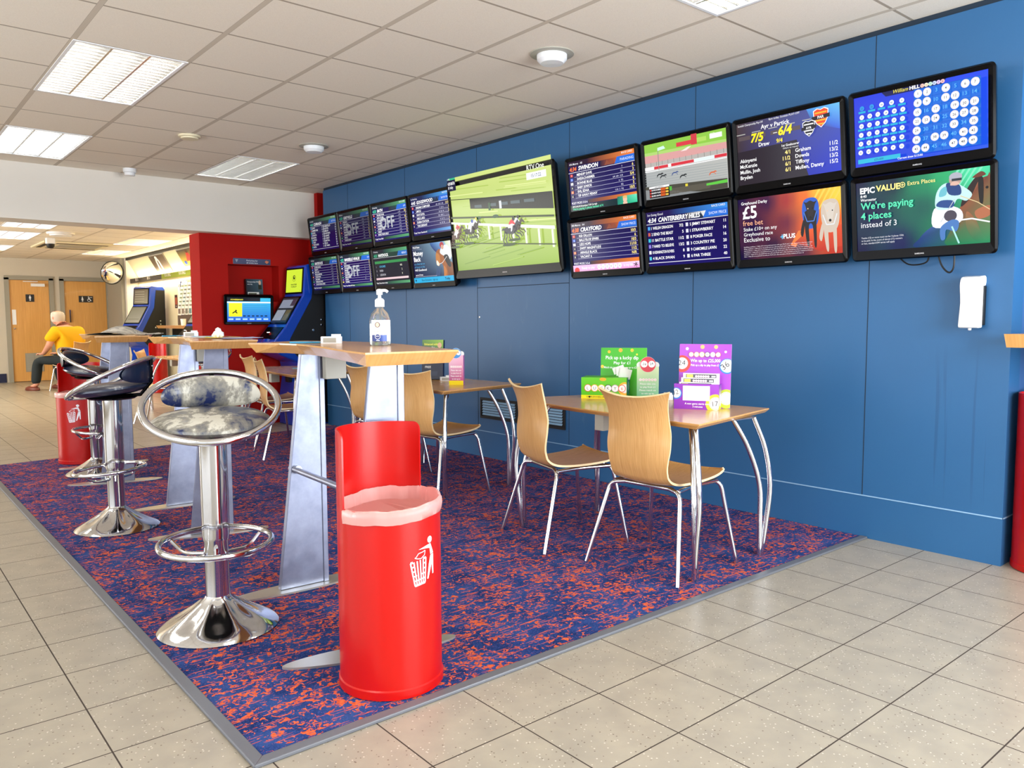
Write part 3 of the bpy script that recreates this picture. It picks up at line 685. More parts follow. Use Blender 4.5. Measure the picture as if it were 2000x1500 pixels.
def horse(c, x, y, s, body, silk, cap='#202028', breeches='#f0f0f0', shadow=True):
    """galloping horse to the right, ~10*s wide"""
    P = lambda pts: [(x+a*s, y+b*s) for a, b in pts]
    if shadow: c.disc(x-1.5*s, y-4.3*s, 3.6*s, '#24400f', .55*s)
    c.lay()
    c.blob(P([(-3.2, .9), (-2.6, 1.6), (-1, 1.5), (1.2, 1.5), (2.4, 1.9), (3, 1.2), (2.6, -.2), (1, -.9), (-1, -.7), (-2.6, -.6), (-3.4, 0)]), body, False)
    c.blob(P([(1.7, 1.6), (3.4, 3.4), (4.1, 3.7), (4.3, 3.2), (5.4, 2.2), (5.2, 1.7), (4.1, 2.2), (3.6, 1.9), (2.7, .4)]), body, False)
    c.blob(P([(-3.0, 1.2), (-4.2, 1.4), (-5.0, .4), (-4.3, .7), (-3.3, .5)]), body, False)
    for L in ([(-3.2, .3), (-3.6, -1.4), (-4.4, -2.6), (-4.0, -4.0)], [(-2.4, 0), (-2.2, -1.6), (-3.0, -2.6), (-2.4, -4)], [(1.8, 0), (2.6, -1.4), (3.8, -1.8), (4.4, -3.2)], [(2.4, .2), (3.6, -.8), (4.9, -.9), (5.6, -2)]):
        c.stroke(P(L), .5*s, body, False)
    c.blob(P([(-1.3, 1.3), (-.6, 2.8), (.4, 3.2), (1.4, 2.3), (1.0, 1.4), (.6, .2), (0, .1), (.1, 1.2)]), breeches)
    c.blob(P([(-.8, 2.4), (.0, 3.6), (1.3, 4.0), (2.0, 3.2), (2.6, 2.4), (1.9, 2.3), (1.0, 2.6)]), silk)
    c.disc(x+1.9*s, y+4.2*s, .75*s, cap, n=12)
def art_big():
    c = CV(128, 78, .0003)
    c.grad(0, 0, 128, 78, ['#76962f', '#8fae3f', '#cbd884', '#c2d27c'], 10)
    for i in range(46):
        y = random.uniform(0, 76); x0 = random.uniform(-10, 90); x1 = min(128, x0+random.uniform(20, 60)); x0 = max(0, x0)
        sl = -.05 if y > 26 else .12
        c.stroke([(x0, y), (x1, max(.5, min(77, y+sl*(x1-x0))))], random.uniform(.3, .9), random.choice(['#b9c96e', '#a2b956', '#8ba545', '#d3de92'] if y > 26 else ['#7d9c38', '#8cab42', '#6c8c2c', '#9ab84e']))
    c.poly([(0, 60), (128, 50), (128, 50.5), (0, 60.6)], '#1c2410')
    c.poly([(28, 50), (128, 39.5), (128, 52), (28, 58)], '#0c1410')
    for x in (34, 52, 66, 80, 96): c.poly([(x, 51.4-x*.04), (x+8+x*.04, 50.6-x*.04), (x+8+x*.04, 53-x*.04), (x, 53.6-x*.04)], '#4a5a60')
    for x, col in ((52, '#1e4a28'), (66, '#c8ccd0')): c.rect(x, 46, x+3, 52, col)
    c.poly([(0, 44.5), (128, 33.5), (128, 35), (0, 46)], '#2a3a18')
    for x in (38, 60): c.disc(x, 43-x*.04, 4, '#1f4a2c', 1.4)
    for k in range(9):
        x = 4+k*15; yb = 40-x*.125; c.rect(x, yb-9-k*.5, x+2.2, yb, '#dfe6cf')
    c.poly([(0, 40), (128, 24.5), (128, 27), (0, 41.6)], '#eef2e6')
    c.poly([(0, 23.5), (128, 13), (128, 14), (0, 24.2)], '#33421a')
    horse(c, 84, 29, 2.0, '#3a3028', '#d8d8e0', '#181820'); horse(c, 78, 27, 2.3, '#2c2e38', '#d02a38', '#1a2028')
    horse(c, 32, 34, 1.7, '#251c18', '#e8e8f0', '#d8c040'); horse(c, 26, 31, 2.1, '#1f1a1a', '#e8eaf0', '#2a48a0')
    horse(c, 8, 31, 1.9, '#3a2218', '#c83040', '#e0e0e0'); horse(c, 6, 28, 1.8, '#4a2a1c', '#e8c8c0', '#a03040')
    c.rect(1.5, 67, 13, 76, '#161438'); c.rect(5, 76, 13, 77.5, '#38b080'); c.text('LIVE', 2, 76.3, 1.2, '#d8f0e8'); c.text('4.30 BATH', 2.3, 72, 2.4, '#ffffff', bold=.02, maxw=9.6); c.text('5f 160y', 2.3, 68.8, 2.0, '#ffffff', maxw=7)
    c.text('RTV.One', 104, 70, 3.6, '#f2f6ea', bold=.01, maxw=22); c.rect(103, 63, 125, 68, '#f0f2f4'); c.text('15:17:22', 114, 64.3, 2.4, '#50607a', 'c', .01)
    return c
def art_greytrack():
    c = CV(100, 56, .0003); c.grad(0, 0, 100, 56, ['#9aa0a2', '#a8aaa6', '#b8b8b4', '#b0b0ae'], 6)
    c.poly([(0, 44), (100, 42), (100, 56), (0, 56)], '#8ac04a'); c.poly([(0, 44), (100, 41), (100, 45), (0, 47)], '#a8cc70')
    c.poly([(0, 36), (100, 36), (100, 42.5), (0, 44)], '#d09a98'); c.rect(0, 30.5, 100, 36.5, '#b0aaa6')
    for k in range(14): c.rect(k*7.4, 30, k*7.4+.4, 37, '#70706c')
    c.rect(0, 29, 100, 32.5, '#e8e6e6')
    for a, b in ((12, 30), (34, 62), (86, 100)): c.rect(a, 29.3, b, 32.2, '#cc3a44')
    c.rect(62, 29.3, 86, 32.2, '#d8e8ec'); c.rect(0, 27.6, 100, 28.4, '#f0f0f0')
    c.rect(18, 28, 18.8, 48, '#808480'); c.poly([(18, 47), (28, 48), (26, 51), (18, 50)], '#c8e4dc')
    c.rect(42, 47, 64, 51, '#d04048'); c.rect(60, 46, 67, 56, '#c84048'); c.rect(67, 47.5, 78, 51.5, '#a8d060'); c.rect(82, 48, 96, 52.5, '#e8f0e8'); c.poly([(47, 42), (54, 42), (60, 45), (56, 45)], '#f0dcd8')
    for k in range(8): c.stroke([(0, 8+k*2.6), (100, 8+k*2.2)], .35, '#8e9698')
    for x, y, col in ((20, 23, '#202428'), (24, 21, '#282c30'), (39, 22, '#4a5a8a'), (49, 18, '#181c20'), (84, 16, '#d0603a')):
        c.stroke([(x-4, y-1), (x-2, y+.8), (x+1, y+.6), (x+2.4, y+1.4), (x+4, y+.8)], 1.2, col); c.stroke([(x-2, y+.5), (x-4.5, y-2)], .5, col, False); c.stroke([(x+1, y+.5), (x+3.4, y-1.6)], .5, col, False)
    c.poly([(0, 0), (100, 0), (100, 9), (0, 13)], '#4a4840'); c.poly([(0, 0), (70, 0), (20, 8), (0, 10)], '#84888a')
    for k in range(22): c.rect(random.uniform(8, 90), random.uniform(2, 8), random.uniform(8, 90), random.uniform(2, 8), '#5a564c', False)
    c.poly([(14, 11), (34, 10), (34, 6), (14, 7)], '#50b040'); c.poly([(76, 5), (100, 5), (100, 8), (76, 7)], '#60c048'); c.rect(51, 7.5, 54, 10, '#d8c840')
    c.rect(5, 1, 31, 12, '#1a1a20'); c.rect(5, 10.4, 31, 12.4, '#e8e8e8'); c.text('4.30 SHEFFIELD', 18, 10.8, 1.2, '#303038', 'c')
    for k, s_ in enumerate(('BLONDE BOMBER', 'RINGO RUN', 'SILVER HAWK')): c.rect(20, 7.6-k*2.9, 26, 10-k*2.9, '#c85a2a'); c.rect(6, 7.8-k*2.9, 7.6, 9.6-k*2.9, '#d84038'); c.text(s_, 8.2, 8-k*2.9, 1.5, '#ffffff', maxw=12); c.rect(26.5, 7.8-k*2.9, 30, 9.6-k*2.9, '#e0b848')
    c.text('2f Sky', 84, 51, 2, '#e8f4d8')
    return c
def shield(c, x, y, s, ca, cb, t, horiz):
    P = [(-1, .9), (-.5, 1.15), (0, 1), (.5, 1.15), (1, .9), (.95, 0), (.6, -.7), (0, -1.2), (-.6, -.7), (-.95, 0)]
    c.poly([(x+a*s*1.12, y+b*s*1.1) for a, b in P], '#f0f0f0'); c.poly([(x+a*s, y+b*s) for a, b in P], ca)
    for k in range(4):
        yy = .75-k*.5
        if horiz: wd = min(.95, 1.0-.18*max(0, k-1)**1.5); c.rect(x-wd*s*.9, y+(yy-.2)*s, x+wd*s*.9, y+yy*s, cb)
        else:
            xx = -.7+k*.46; c.rect(x+(xx-.02)*s, y+(-.45 if abs(xx) > .3 else -.95)*s, x+(xx+.18)*s, y+.85*s, cb)
    c.poly([(x-1.3*s, y-.28*s), (x+1.3*s, y-.1*s), (x+1.3*s, y+.42*s), (x-1.3*s, y+.24*s)], '#26222a'); c.text(t, x, y-.1*s, .36*s, '#ffffff', 'c', .02)
def art_ayr():
    c = CV(100, 56, .0003); c.grad(0, 0, 100, 56, ['#2a2430', '#2636c0', '#4a58a0', '#4a3c3e'], 8)
    c.poly([(0, 30), (60, 32), (70, 0), (0, 0)], '#2e2730')
    for x in (0, 16, 33, 50, 66, 82): c.rect(x, 45+x*.02, x+9, 45.8+x*.02, '#a8a8a4'); c.rect(x+2, 40, x+14, 43.5, '#5a4e52')
    c.poly([(70, 56), (100, 56), (100, 34), (76, 42)], ['#4a90d8', '#6ab8e8', '#4060d0', '#4a4c68'])
    c.text('Scottish Championship Play-Off', 2, 52.4, 1.7, '#d8d8dc', maxw=26); c.text('8pm today. Scottish PLAY-OFF', 34, 53.2, 1.7, '#d8d8dc', maxw=30)
    c.text('Ayr v Partick', 40, 47, 3.7, '#ffffff', 'c'); c.text('7/5', 15, 37, 7.2, '#ffe628', bold=.035, shear=.2); c.text('6/4', 43, 38.5, 7.2, '#ffe628', bold=.035, shear=.2); c.rect(38, 41, 42, 41.6, '#e8e8e8')
    c.text('Draw', 23, 32, 3.4, '#ffffff'); c.text('9/4', 41, 32.4, 3.4, '#ffe628', shear=.1, bold=.02)
    c.text('1st Goalscorer', 46, 28, 2, '#ffffff', maxw=18); c.text('Others on request', 47, 25.8, 1.4, '#d0d0d0', maxw=16)
    for i, (a, p_, b, q) in enumerate((('Akinyemi', '4/1', 'Graham', '11/2'), ('McKenzie', '11/2', 'Dowds', '13/2'), ('Mullin, Josh', '6/1', 'Tiffony', '13/2'), ('Bryden', '6/1', 'Mullen, Danny', '15/2'))):
        y = 20-i*5; c.text(a, 3, y, 3.2, '#ffffff'); c.text(p_, 54, y+1.2, 3.2, '#ffe98a', 'r', .02); c.text(b, 59, y+1.4, 3.2, '#ffffff', maxw=28); c.text(q, 98, y+2, 3.2, '#ffffff', 'r')
    shield(c, 84, 46, 6.2, '#e84a28', '#f0b030', 'PAR', True); shield(c, 73, 39, 5.2, '#202024', '#e8e8e8', 'AYR', True)
    return c
def art_lotto():
    c = CV(100, 56, .0003); c.grad(0, 0, 100, 56, ['#2238c8', '#1e50d8', '#2448e0', '#2a3ad0'], 6)
    c.poly([(22, 56), (72, 56), (68, 51.5), (26, 51.5)], '#191c50'); c.text('William', 32, 52.6, 2.7, '#f0e040', bold=.0, shear=.3, maxw=12); c.text('HILL', 44.5, 52.6, 2.7, '#ffffff', bold=.03)
    for i, ch in enumerate('LUCKY6'): c.disc(54+i*3, 53.7, 1.45, ['#f0c0b0', '#f0e0c0', '#c0e8d0', '#c0d0f0', '#d8c0e8', '#f0b8b8'][i]); c.text(ch, 54+i*3, 53.1, 1.2, '#303050', 'c')
    for j in range(6):
        for i in range(5 if j == 0 else 6):
            x = 7+i*(8.0 if j == 0 else 6.6); y = 46-j*7.0 + (0 if j else 0)
            c.disc(x, y, 1.9, '#e8f0f4' if not (j == 0 and i < 2) else '#2a90d8', n=14); c.text(str(random.randint(1, 49)), x, y-.7, 1.3, '#3a4a80', 'c')
            if j < 5: c.rect(x-2.9, y-3.8, x+2.9, y-2.2, '#20a8d0')
    c.rect(5, 2.2, 39, 5.6, '#28b0d0'); c.text('£25,000', 22, 3.1, 1.6, '#1a5a90', 'c')
    pl = {3, 5, 10, 13, 14, 16, 18, 25, 30, 31, 32, 34, 37, 40, 45, 46}
    c.rect(50, 3, 97, 51, '#1866d0')
    for k in range(8): c.rect(50, 3+k*6.857-.12, 97, 3+k*6.857+.12, '#1450b8'); c.rect(50+k*6.714-.12, 3, 50+k*6.714+.12, 51, '#1450b8')
    for k in range(49):
        x = 50+6.714*(k % 7+.5); y = 51-6.857*(k//7+.5)
        if k+1 in pl: c.text(str(k+1), x, y-1.2, 2.7, '#58b0f8', 'c', .01)
        else: c.disc(x, y, 3.0, '#f4f4f6', n=18); c.ring(x, y, 2.75, 2.55, '#e0a0a0', 16); c.text(str(k+1), x, y-.9, 1.9, '#30303c', 'c', .01)
    c.text('Current draw 5:13:00', 49, .8, 1.5, '#ffffff', 'c')
    return c
def art_epic():
    c = CV(100, 56, .0003); c.idw([(0, 0, '#14103e'), (0, 56, '#14133a'), (15, 28, '#161440'), (35, 5, '#161a50'), (30, 52, '#18263c'), (52, 30, '#1b5a50'), (50, 50, '#1e8058'), (68, 54, '#2aa868'), (90, 54, '#48d8a0'), (100, 30, '#28a870'), (95, 5, '#148050'), (66, 20, '#1a7050')])
    for k in range(5): c.poly([(78+k*4, 56), (80+k*4, 56), (66+k*4, 36), (65.4+k*4, 36)], '#7adcb4')
    H1, H2, H3 = '#8c4f33', '#6c3a28', '#b06a48'
    c.blob([(47, 0), (50, 7), (56, 13), (64, 17), (74, 18), (84, 14), (88, 0)], ['#16306a', '#1c3a78', '#2c5090', '#34588c', '#2c5070', '#1c6050', '#147048'])
    c.blob([(70, 0), (72, 10), (77, 18), (79, 26), (83, 35), (88, 42), (93, 46.5), (98, 48), (100, 47), (100, 0)], ['#147048', '#2c6a44', '#7a5034', H1, H1, H3, H2, H2, H1, '#1c8a58'])
    c.blob([(80, 28), (83, 38), (89, 47), (94, 50), (91, 43), (86, 33)], '#2c1c18')
    c.blob([(84, 24), (90, 18), (94, 8), (98, 2), (90, 2), (84, 12)], ['#a86844', '#8c5a3c', '#4a7a50', '#2a8a58', '#1c7a50', '#5a6a44'])
    c.blob([(90, 24), (100, 27), (100, 20), (92, 18)], H3); c.blob([(92, 46), (93, 30), (95.4, 30), (95.4, 47)], '#201814'); c.blob([(88, 48), (94, 52), (97, 49)], H2); c.disc(98, 40, 1, '#181210')
    c.blob([(60, 15), (61, 28), (70, 30), (80, 26), (81, 18), (72, 14)], '#e8ecf2')
    c.blob([(62, 30), (63, 40), (68, 46), (76, 46), (84, 41), (88, 36), (84, 32), (78, 34), (74, 28), (66, 27)], '#bfe4e6')
    c.blob([(70, 46), (72, 38), (80, 37), (80, 43), (76, 46)], '#23407a'); c.blob([(63, 30), (74, 28), (75, 33), (66, 34)], '#2a4a88'); c.blob([(66, 42), (70, 44), (70, 38), (65, 37)], '#6ab8c8')
    c.disc(76.5, 48.5, 4.4, '#b89a8c', 4.6); c.disc(76.8, 50.4, 4.6, '#a8aab8', 3.2); c.rect(74, 47.4, 81, 49.2, '#2a3038'); c.blob([(73, 44.5), (79, 44.5), (79, 46), (75, 47)], '#d8b0a0')
    c.stroke([(80, 36), (92, 30), (100, 24)], .6, '#d8c090'); c.stroke([(76, 34), (66, 18)], .5, '#c0c4c8'); c.stroke([(74, 18), (88, 18.5), (100, 15)], 1.1, '#e8ecee')
    c.disc(73, 22, 4.6, '#4a4450', 4.2); c.blob([(66, 14), (74, 19), (79, 17), (77, 10), (70, 12), (69, 5), (66, 5)], '#4a78b8'); c.stroke([(74, 14), (79, 1)], 1.2, '#a8e0dc')
    c.text('EPIC', 4, 46.5, 4.4, '#ffffff', bold=.04); c.text('VALUE', 17, 47, 4.4, '#f0e088', bold=.04)
    c.ring(38, 49.6, 2.2, 1.6, '#f0e088'); c.rect(36.8, 49.3, 39.2, 49.9, '#f0e088'); c.rect(37.7, 48.4, 38.3, 50.8, '#f0e088'); c.text('Extra Places', 42, 48.6, 3.0, '#f0e088', maxw=24)
    c.text('8:40', 4.4, 43.2, 2.1, '#ffffff'); c.text('Worcester', 4.4, 40.2, 2.1, '#ffffff', maxw=13)
    c.text("We're paying", 4.4, 33.6, 5.4, '#58e0b0', bold=.02, maxw=53); c.text('4 places', 4.4, 25.6, 5.4, '#58e0b0', bold=.02, maxw=33); c.text('instead of 3', 4.4, 19, 4.4, '#f4f4f8', bold=.0, maxw=34)
    for k, s_ in enumerate(('Twelve (12) or more must run for 4 places 1/5th', 'to be paid. In the event of eleven (11) runners', 'or less, standard EW terms will apply')): c.text(s_, 4.4, 10-k*2.2, 1.4, '#e8e8f0', bold=.0, maxw=(34, 33, 27)[k])
    return c
def dog(c, x, y, s, body, face, jacket=None):
    P = lambda pts: [(x+a*s, y+b*s) for a, b in pts]
    c.blob(P([(-2, -1), (-2.2, 2), (-1.4, 4), (1.2, 4.2), (2.2, 2.6), (2.1, -1), (1, -3), (-1, -3)]), jacket or body)
    c.blob(P([(-1.5, 1), (-1.6, -3), (-1.1, -7), (-.5, -7.2), (-.5, -2.5), (.5, -2.5), (.8, -7.4), (1.4, -7.4), (1.5, -2), (1.5, 1)]), body)
    c.blob(P([(-2, -1), (-2.8, -4), (-2.2, -5), (-1.6, -2)]), body, False)
    c.blob(P([(-1.3, 2.6), (-1.7, 3.4), (-1.0, 3.2), (0, 3.6), (1.0, 3.2), (1.7, 3.4), (1.2, 2.4), (.8, .6), (.35, -.8), (-.35, -.8), (-.8, .6)]), face)
    c.disc(x, y-.5*s, .32*s, '#181414'); c.disc(x-.6*s, y+1.7*s, .16*s, '#e8c0a0', n=8); c.disc(x+.6*s, y+1.7*s, .16*s, '#181414', n=8)
    c.stroke(P([(-1.7, .9), (-.9, -1.4), (.9, -1.4), (1.7, .9)]), .25*s, '#4a78c8' if jacket else '#d8dce0')
def art_fivepound():
    c = CV(100, 56, .0003); c.idw([(0, 0, '#120f38'), (0, 56, '#1a1240'), (15, 28, '#1c1240'), (35, 10, '#2c1438'), (30, 50, '#3a1840'), (48, 30, '#6a2038'), (50, 50, '#a03030'), (66, 50, '#e06828'), (80, 54, '#f8b030'), (96, 50, '#f8c83c'), (70, 25, '#e05a24'), (98, 25, '#e85a20'), (95, 3, '#b82c18'), (62, 3, '#401838')])
    for k in range(5): c.poly([(80+k*5, 56), (82.5+k*5, 56), (70+k*5, 38), (69+k*5, 38)], '#f8c850')
    c.poly([(52, 10), (60, 22), (66, 22), (57, 8)], '#e87838'); c.poly([(100, 6), (80, 3), (56, 12), (70, 22), (100, 24)], ['#c83c20', '#b83020', '#a83828', '#e05a28', '#d84a20'])
    dog(c, 72, 34, 3.5, '#221c1e', '#2a2426', '#2a5ac0'); dog(c, 90, 30, 3.7, '#c8b8a8', '#cfc4b8')
    c.text('Greyhound Derby', 4, 50, 2.6, '#ffffff', maxw=27); c.text('£5', 5, 37.5, 11, '#ffffff', bold=.02); c.text('free bet', 5, 31, 4.6, '#ffb890', bold=.0, maxw=27)
    c.text('Stake £10+ on any', 5.5, 26, 3.2, '#ffffff', bold=.0, maxw=38); c.text('Greyhound race', 5.5, 21.4, 3.2, '#ffffff', bold=.0, maxw=33); c.text('Exclusive to', 5.5, 16, 4.0, '#ffffff', bold=.0, maxw=35)
    c.rect(43, 17.6, 46.5, 18.4, '#58c0f0'); c.rect(44.4, 16, 45.2, 20, '#58c0f0'); c.text('PLUS', 46, 16.4, 3.8, '#ffffff', bold=.03)
    for k in range(6): c.text('Qualifying conditions: 1. Stake £10 on any greyhound race with your PLUS card. 2. Bet returned as a free bet credited in 24 hours. 18+ Ask staff.'[k*3:k*3+118], 5, 11-k*1.75, 1.0, '#e8dce4', bold=.0, maxw=(92, 93, 92, 91, 92, 60)[k])
    return c
def art_money():
    c = CV(100, 56, .0003); c.grad(0, 0, 100, 56, ['#1a1440', '#14204a', '#8fb8d0', '#1c1a3c'], 10)
    c.blob([(50, 56), (80, 56), (72, 40), (58, 44)], ['#2a5a9a', '#7ab0e0', '#3a4a90', '#20285a']); c.poly([(84, 56), (100, 56), (100, 30)], ['#b8c8a0', '#e0e4d0', '#d0d8d8'])
    H = '#9a5c34'; c.blob([(62, 40), (66, 44), (72, 45), (80, 38), (88, 32), (90, 20), (86, 8), (80, 6), (76, 22), (70, 26), (66, 22), (62, 26)], H); c.blob([(62, 40), (60, 28), (64, 22), (69, 24), (70, 36)], '#b87840'); c.blob([(62, 30), (61, 24), (66, 22), (67, 26)], '#e8dccc')
    c.blob([(78, 22), (76, 8), (72, 2), (78, 2), (84, 14)], '#b87440'); c.blob([(86, 26), (100, 24), (100, 6), (88, 8)], '#7a4a30')
    c.blob([(72, 40), (78, 48), (90, 50), (98, 42), (96, 30), (84, 34)], '#d8dce0'); c.blob([(80, 34), (90, 36), (96, 22), (90, 20)], '#20242c'); c.disc(78, 50.5, 5, '#a82838', 4.2); c.disc(79, 47.5, 3.2, '#c89a84'); c.stroke([(66, 24), (76, 26), (88, 34)], .7, '#e8e8e8')
    for k in range(4): c.poly([(62+k*2.5, 20), (63+k*2.5, 20), (58+k*3, 8), (56+k*3, 8)], '#4a5a80')
    c.text('PLUS Race', 5, 50, 2.8, '#ffffff', maxw=24); c.rect(3, 48, 28, 48.4, '#a0a8c0'); c.text('Money', 5, 39.5, 6.4, '#ffffff', bold=.02, maxw=38); c.text('Back', 5, 31, 6.4, '#ffffff', bold=.02, maxw=30)
    c.text('as a free bet on', 5, 26, 3.0, '#58a8d8', bold=.0, maxw=36); c.text('all losers in the', 5, 21.6, 3.0, '#58a8d8', bold=.0, maxw=36); c.text('4:45 Goodwood', 5, 17, 3.2, '#ffffff', maxw=42)
    c.text('up to £10 max', 6, 10.4, 2.2, '#ffffff', maxw=28); c.rect(4, 8.6, 60, 9, '#d0d0e0'); c.rect(0, 0, 100, 7.4, '#30a8d8'); c.text('Race Exclusive - sign up', 20, 2.2, 3.0, '#10506a', maxw=56); c.text('Today', 79, 2.2, 3.4, '#101830', bold=.02, maxw=19); c.disc(5, 3.6, 1.6, '#183858')
    return c
def art_haydock():
    c = CV(100, 56, .0003); c.rect(0, 0, 100, 56, '#262632'); c.grad(30, 50, 100, 56, ['#24303a', '#58a070', '#58a070', '#24303a'], 4); c.rect(0, 43, 72, 50, '#28403a'); c.poly([(71, 43.6), (100, 43.6), (100, 50.4), (75, 50.4)], '#2a6ab8'); c.text('RESULT', 97, 45.6, 2.7, '#dfe8ff', 'r')
    c.text('5f Handicap', 2, 51.6, 2, '#d0d0d8'); c.text('4:25', 2, 44.6, 4, '#48b088', bold=.03, shear=.2); c.text('HAYDOCK', 16, 44.6, 4.2, '#ffffff', bold=.03, maxw=34); c.rect(0, 42.6, 100, 43.1, '#d0d0d8')
    c.rect(3, 34, 97, 38, '#3a8a50')
    for k, (a, p_) in enumerate((('COCHISE', '4/6'), ('RHEA', '2'), ('LEDRON', '9'))): y = 28-k*6.4; c.text(str([1, 5, 3][k]), 6, y, 2.6, '#b8b8c0'); c.text(a, 16, y, 3, ['#58b0d8', '#c0c0c8', '#c0c0c8'][k], maxw=20); c.text(p_, 82, y, 3, '#e8e8d0', 'r')
    c.grad(3, 9, 97, 12, ['#d8b8c0', '#e8ccd0', '#e8ccd0', '#d8b8c0'], 2); c.grad(28, 2, 100, 6, ['#24303a', '#58a070', '#58a070', '#24303a'], 4); c.text('Today Totes Head to Head', 2, 3, 2.1, '#ffffff', maxw=44)
    return c
TV_G = 'televisions mounted on the blue wall'
def R_(names, prices, mids=None):
    return [(n_, (mids[i] if mids else ''), prices[i]) for i, n_ in enumerate(names)]
swin = art_race('4:34', 'SWINDON', '476 Metres   A8', R_(['MENDIP DAVE', 'SHESACHARMER', 'BONNIE BLUE', 'BABY JUNIOR', 'EVIL EDNA', 'TIP AWAY PENNY'], ['6', '3', '5/4', '6', '5', '10/3'], ['7', '7/2', '6/4  6/4  11/4', '6  7/2', '9/2', '11/4  3  7/2']), 'orange', 'PARADING', foot='epic')
cray = art_race('4:38', 'CRAYFORD', '380 Metres   A4', R_(['KID DILLON', 'BALLYSLOE SPARK', 'LESS HOPE', 'SWIFT MAGNITUDE', 'ARNGLE BLACK', 'VACANT 6'], ['10/3', '6', '10/3', '11/10', '11/2', 'N/R']), 'orange', foot='lucky')
good = art_race('4:45', 'GOODWOOD', '1m Handicap', R_(['DREAM COMPOSER', 'LIMOLI', 'WATCHYA', 'ABLE LARD', 'DUBAI STATION', 'THE DEFIANT'], ['11/10', '10', '20', '2', '12', '20'], ['6/5  10/11  6/4', '9  10  9', '14  20  14', '7/2  15/8  2', '9  10  11', '16  20  20']), 'blue')
bath = art_race('4:30', 'BATH', '5f Handicap', R_(['THE RED SPUR', 'JACK OF JEM', 'ROYAL NEWTON', 'SAVELLEY', 'SCARBRO', 'ALFRED COVE', 'CRAZY', 'MORE THAN LIKELY'], ['5/2', '7', '9/2', '10', '14', '12', '8', '11'], ['2  5/2']*8), 'green', 'OFF', True)
grey = art_race('4:20', 'GREYVILLE', '6f Maiden', R_(['KAZADO', 'HIPPO KID', 'AMBER ROSE', 'LOCHAN', 'SPRING MONEY', 'SUMMER NIGHT', 'HESTIA', 'FOREIGN MAN'], ['4', '7', '3', '9', '14', '12', '8', '11'], ['4  9/2']*8), 'green', 'OFF', True, .62)
mars = art_race('4:22', 'MARSEILLE VIVAUX', '1m Flat', R_(['F ROY', 'BLACK MAGIC', 'CATALAN JOE', 'PAREGO', 'LES JASMINS', 'GRAND DUC', 'BEDROOMING', 'FOSTER', 'BONNELL'], ['8', '7', '9', '5', '4', '12', '8', '16', '20'], ['', '', '2', '9', '7', '', '4', '9  8', '']), 'green', 'OFF', True)
a1t = art_race('4:40', 'CURRAGH', '7f Handicap', [], 'green', 'BETTING', dim=.85, twocol=None) if False else None
def art_two(title, time, n, dim):
    nm = ['ALPINE', 'SUMMERTIME', 'LEONA', 'SEVENTH', 'SANDAL', 'LASTINA', 'CREST', 'THE BOXER', 'VESTA', 'ARMADILLO', 'KESTREL', 'MERLIN', 'FARTHING', 'GARNET', 'COBALT', 'MISTRAL', 'ISLA', 'TAMAR']
    return art_race(time, title, '2m Hurdle', None, 'green', 'BETTING', dim=dim, twocol=[(nm[i % 18], str(3+i), nm[(i+9) % 18], str(8+i*2)) for i in range(n)])
hay2 = art_race('4:35', 'HAYDOCK', '1m Stakes', R_(['LUCERN DAWN', 'FLASH IT', 'SILKY ACE', 'PROUD MINSTER', 'YORKTOWN', 'PINK MINX', 'EVERSHADOWED', 'CHURCHOLM LONESS'], ['2', '7', '5', '9', '6', '12', '8', '14'], ['4  2  7']*8), 'green', 'BETTING', dim=.8)
canter = art_race('4:34', 'CANTERBERRY HILLS', '1m Going Good', None, 'white', twocol=[('1 WELSH DRAGON', '7/2', '5 JIMMY STEWART', '11'), ('2 SEND THE BEAST', '5', '1 STRAWBERRY', '14'), ('11 BATTLE STAR', '11/2', '8 POKER FACE', '16'), ('7 HARD TO BELIEVE', '13/2', '3 COUNTRY PIE', '20'), ('10 KENNINGTON ROVERS', '8', '9 CAMOMILE LAWN', '22'), ('4 BLACK SWAN', '9', '6 PAR THREE', '40')])
SX = .69; SH = .43; ZT = 1.935; ZB = 1.50
tvs = [(1.745, ZT, art_lotto(), 'wall television with the blue lottery number grid, upper right corner of the bank'), (1.72, ZB, art_epic(), 'wall television with green advert of a jockey on a brown horse, lower right'),
 (2.45, ZT, None, 'wall television with football odds and two club shields, upper row'), (2.43, ZB, art_fivepound(), 'wall television with orange advert of two greyhounds and a £5 free bet'),
 (3.15, ZT, art_greytrack(), 'wall television with greyhounds running on a sand track, upper row'), (3.13, ZB, canter, 'wall television with navy two-column race card Canterberry Hills, lower row'),
 (3.865, ZT, swin, 'wall television with orange-topped race card Swindon, right of the big screen above'), (3.84, ZB, cray, 'wall television with race card Crayford and a pink strip, below the Swindon card'),
 (5.965, ZT, good, 'wall television with blue race card Goodwood, upper row left of the big screen'), (5.955, ZB, art_money(), 'wall television with Money Back advert and a racehorse, lower row left of the big screen'),
 (6.67, ZT, bath, 'wall television with race card Bath and grey word OFF, upper row'), (6.66, ZB, art_haydock(), 'wall television with sparse dark Haydock result and a pink bar, lower row'),
 (7.365, ZT, grey, 'dim wall television with race card Greyville and grey word OFF, upper row'), (7.36, ZB, mars, 'wall television with race card Marseille Vivaux and word OFF, lower row'),
 (8.06, ZT, art_two('CURRAGH', '4:40', 9, .75), 'wall television at the far left end of the upper row, two-column green-topped card'), (8.055, ZB, hay2, 'wall television at the far left end of the lower row above the blue terminal')]
for y, z, art, lb in tvs:
    tv('wall_television', lb, y, z, SX, SH, art or art_ayr(), TV_G)
tv('wall_television', 'biggest wall television, green turf with galloping horses, in the middle of the bank', 4.925, 1.555, 1.345, .82, art_big(), TV_G, 7, 4.07, .035, .075, .04)
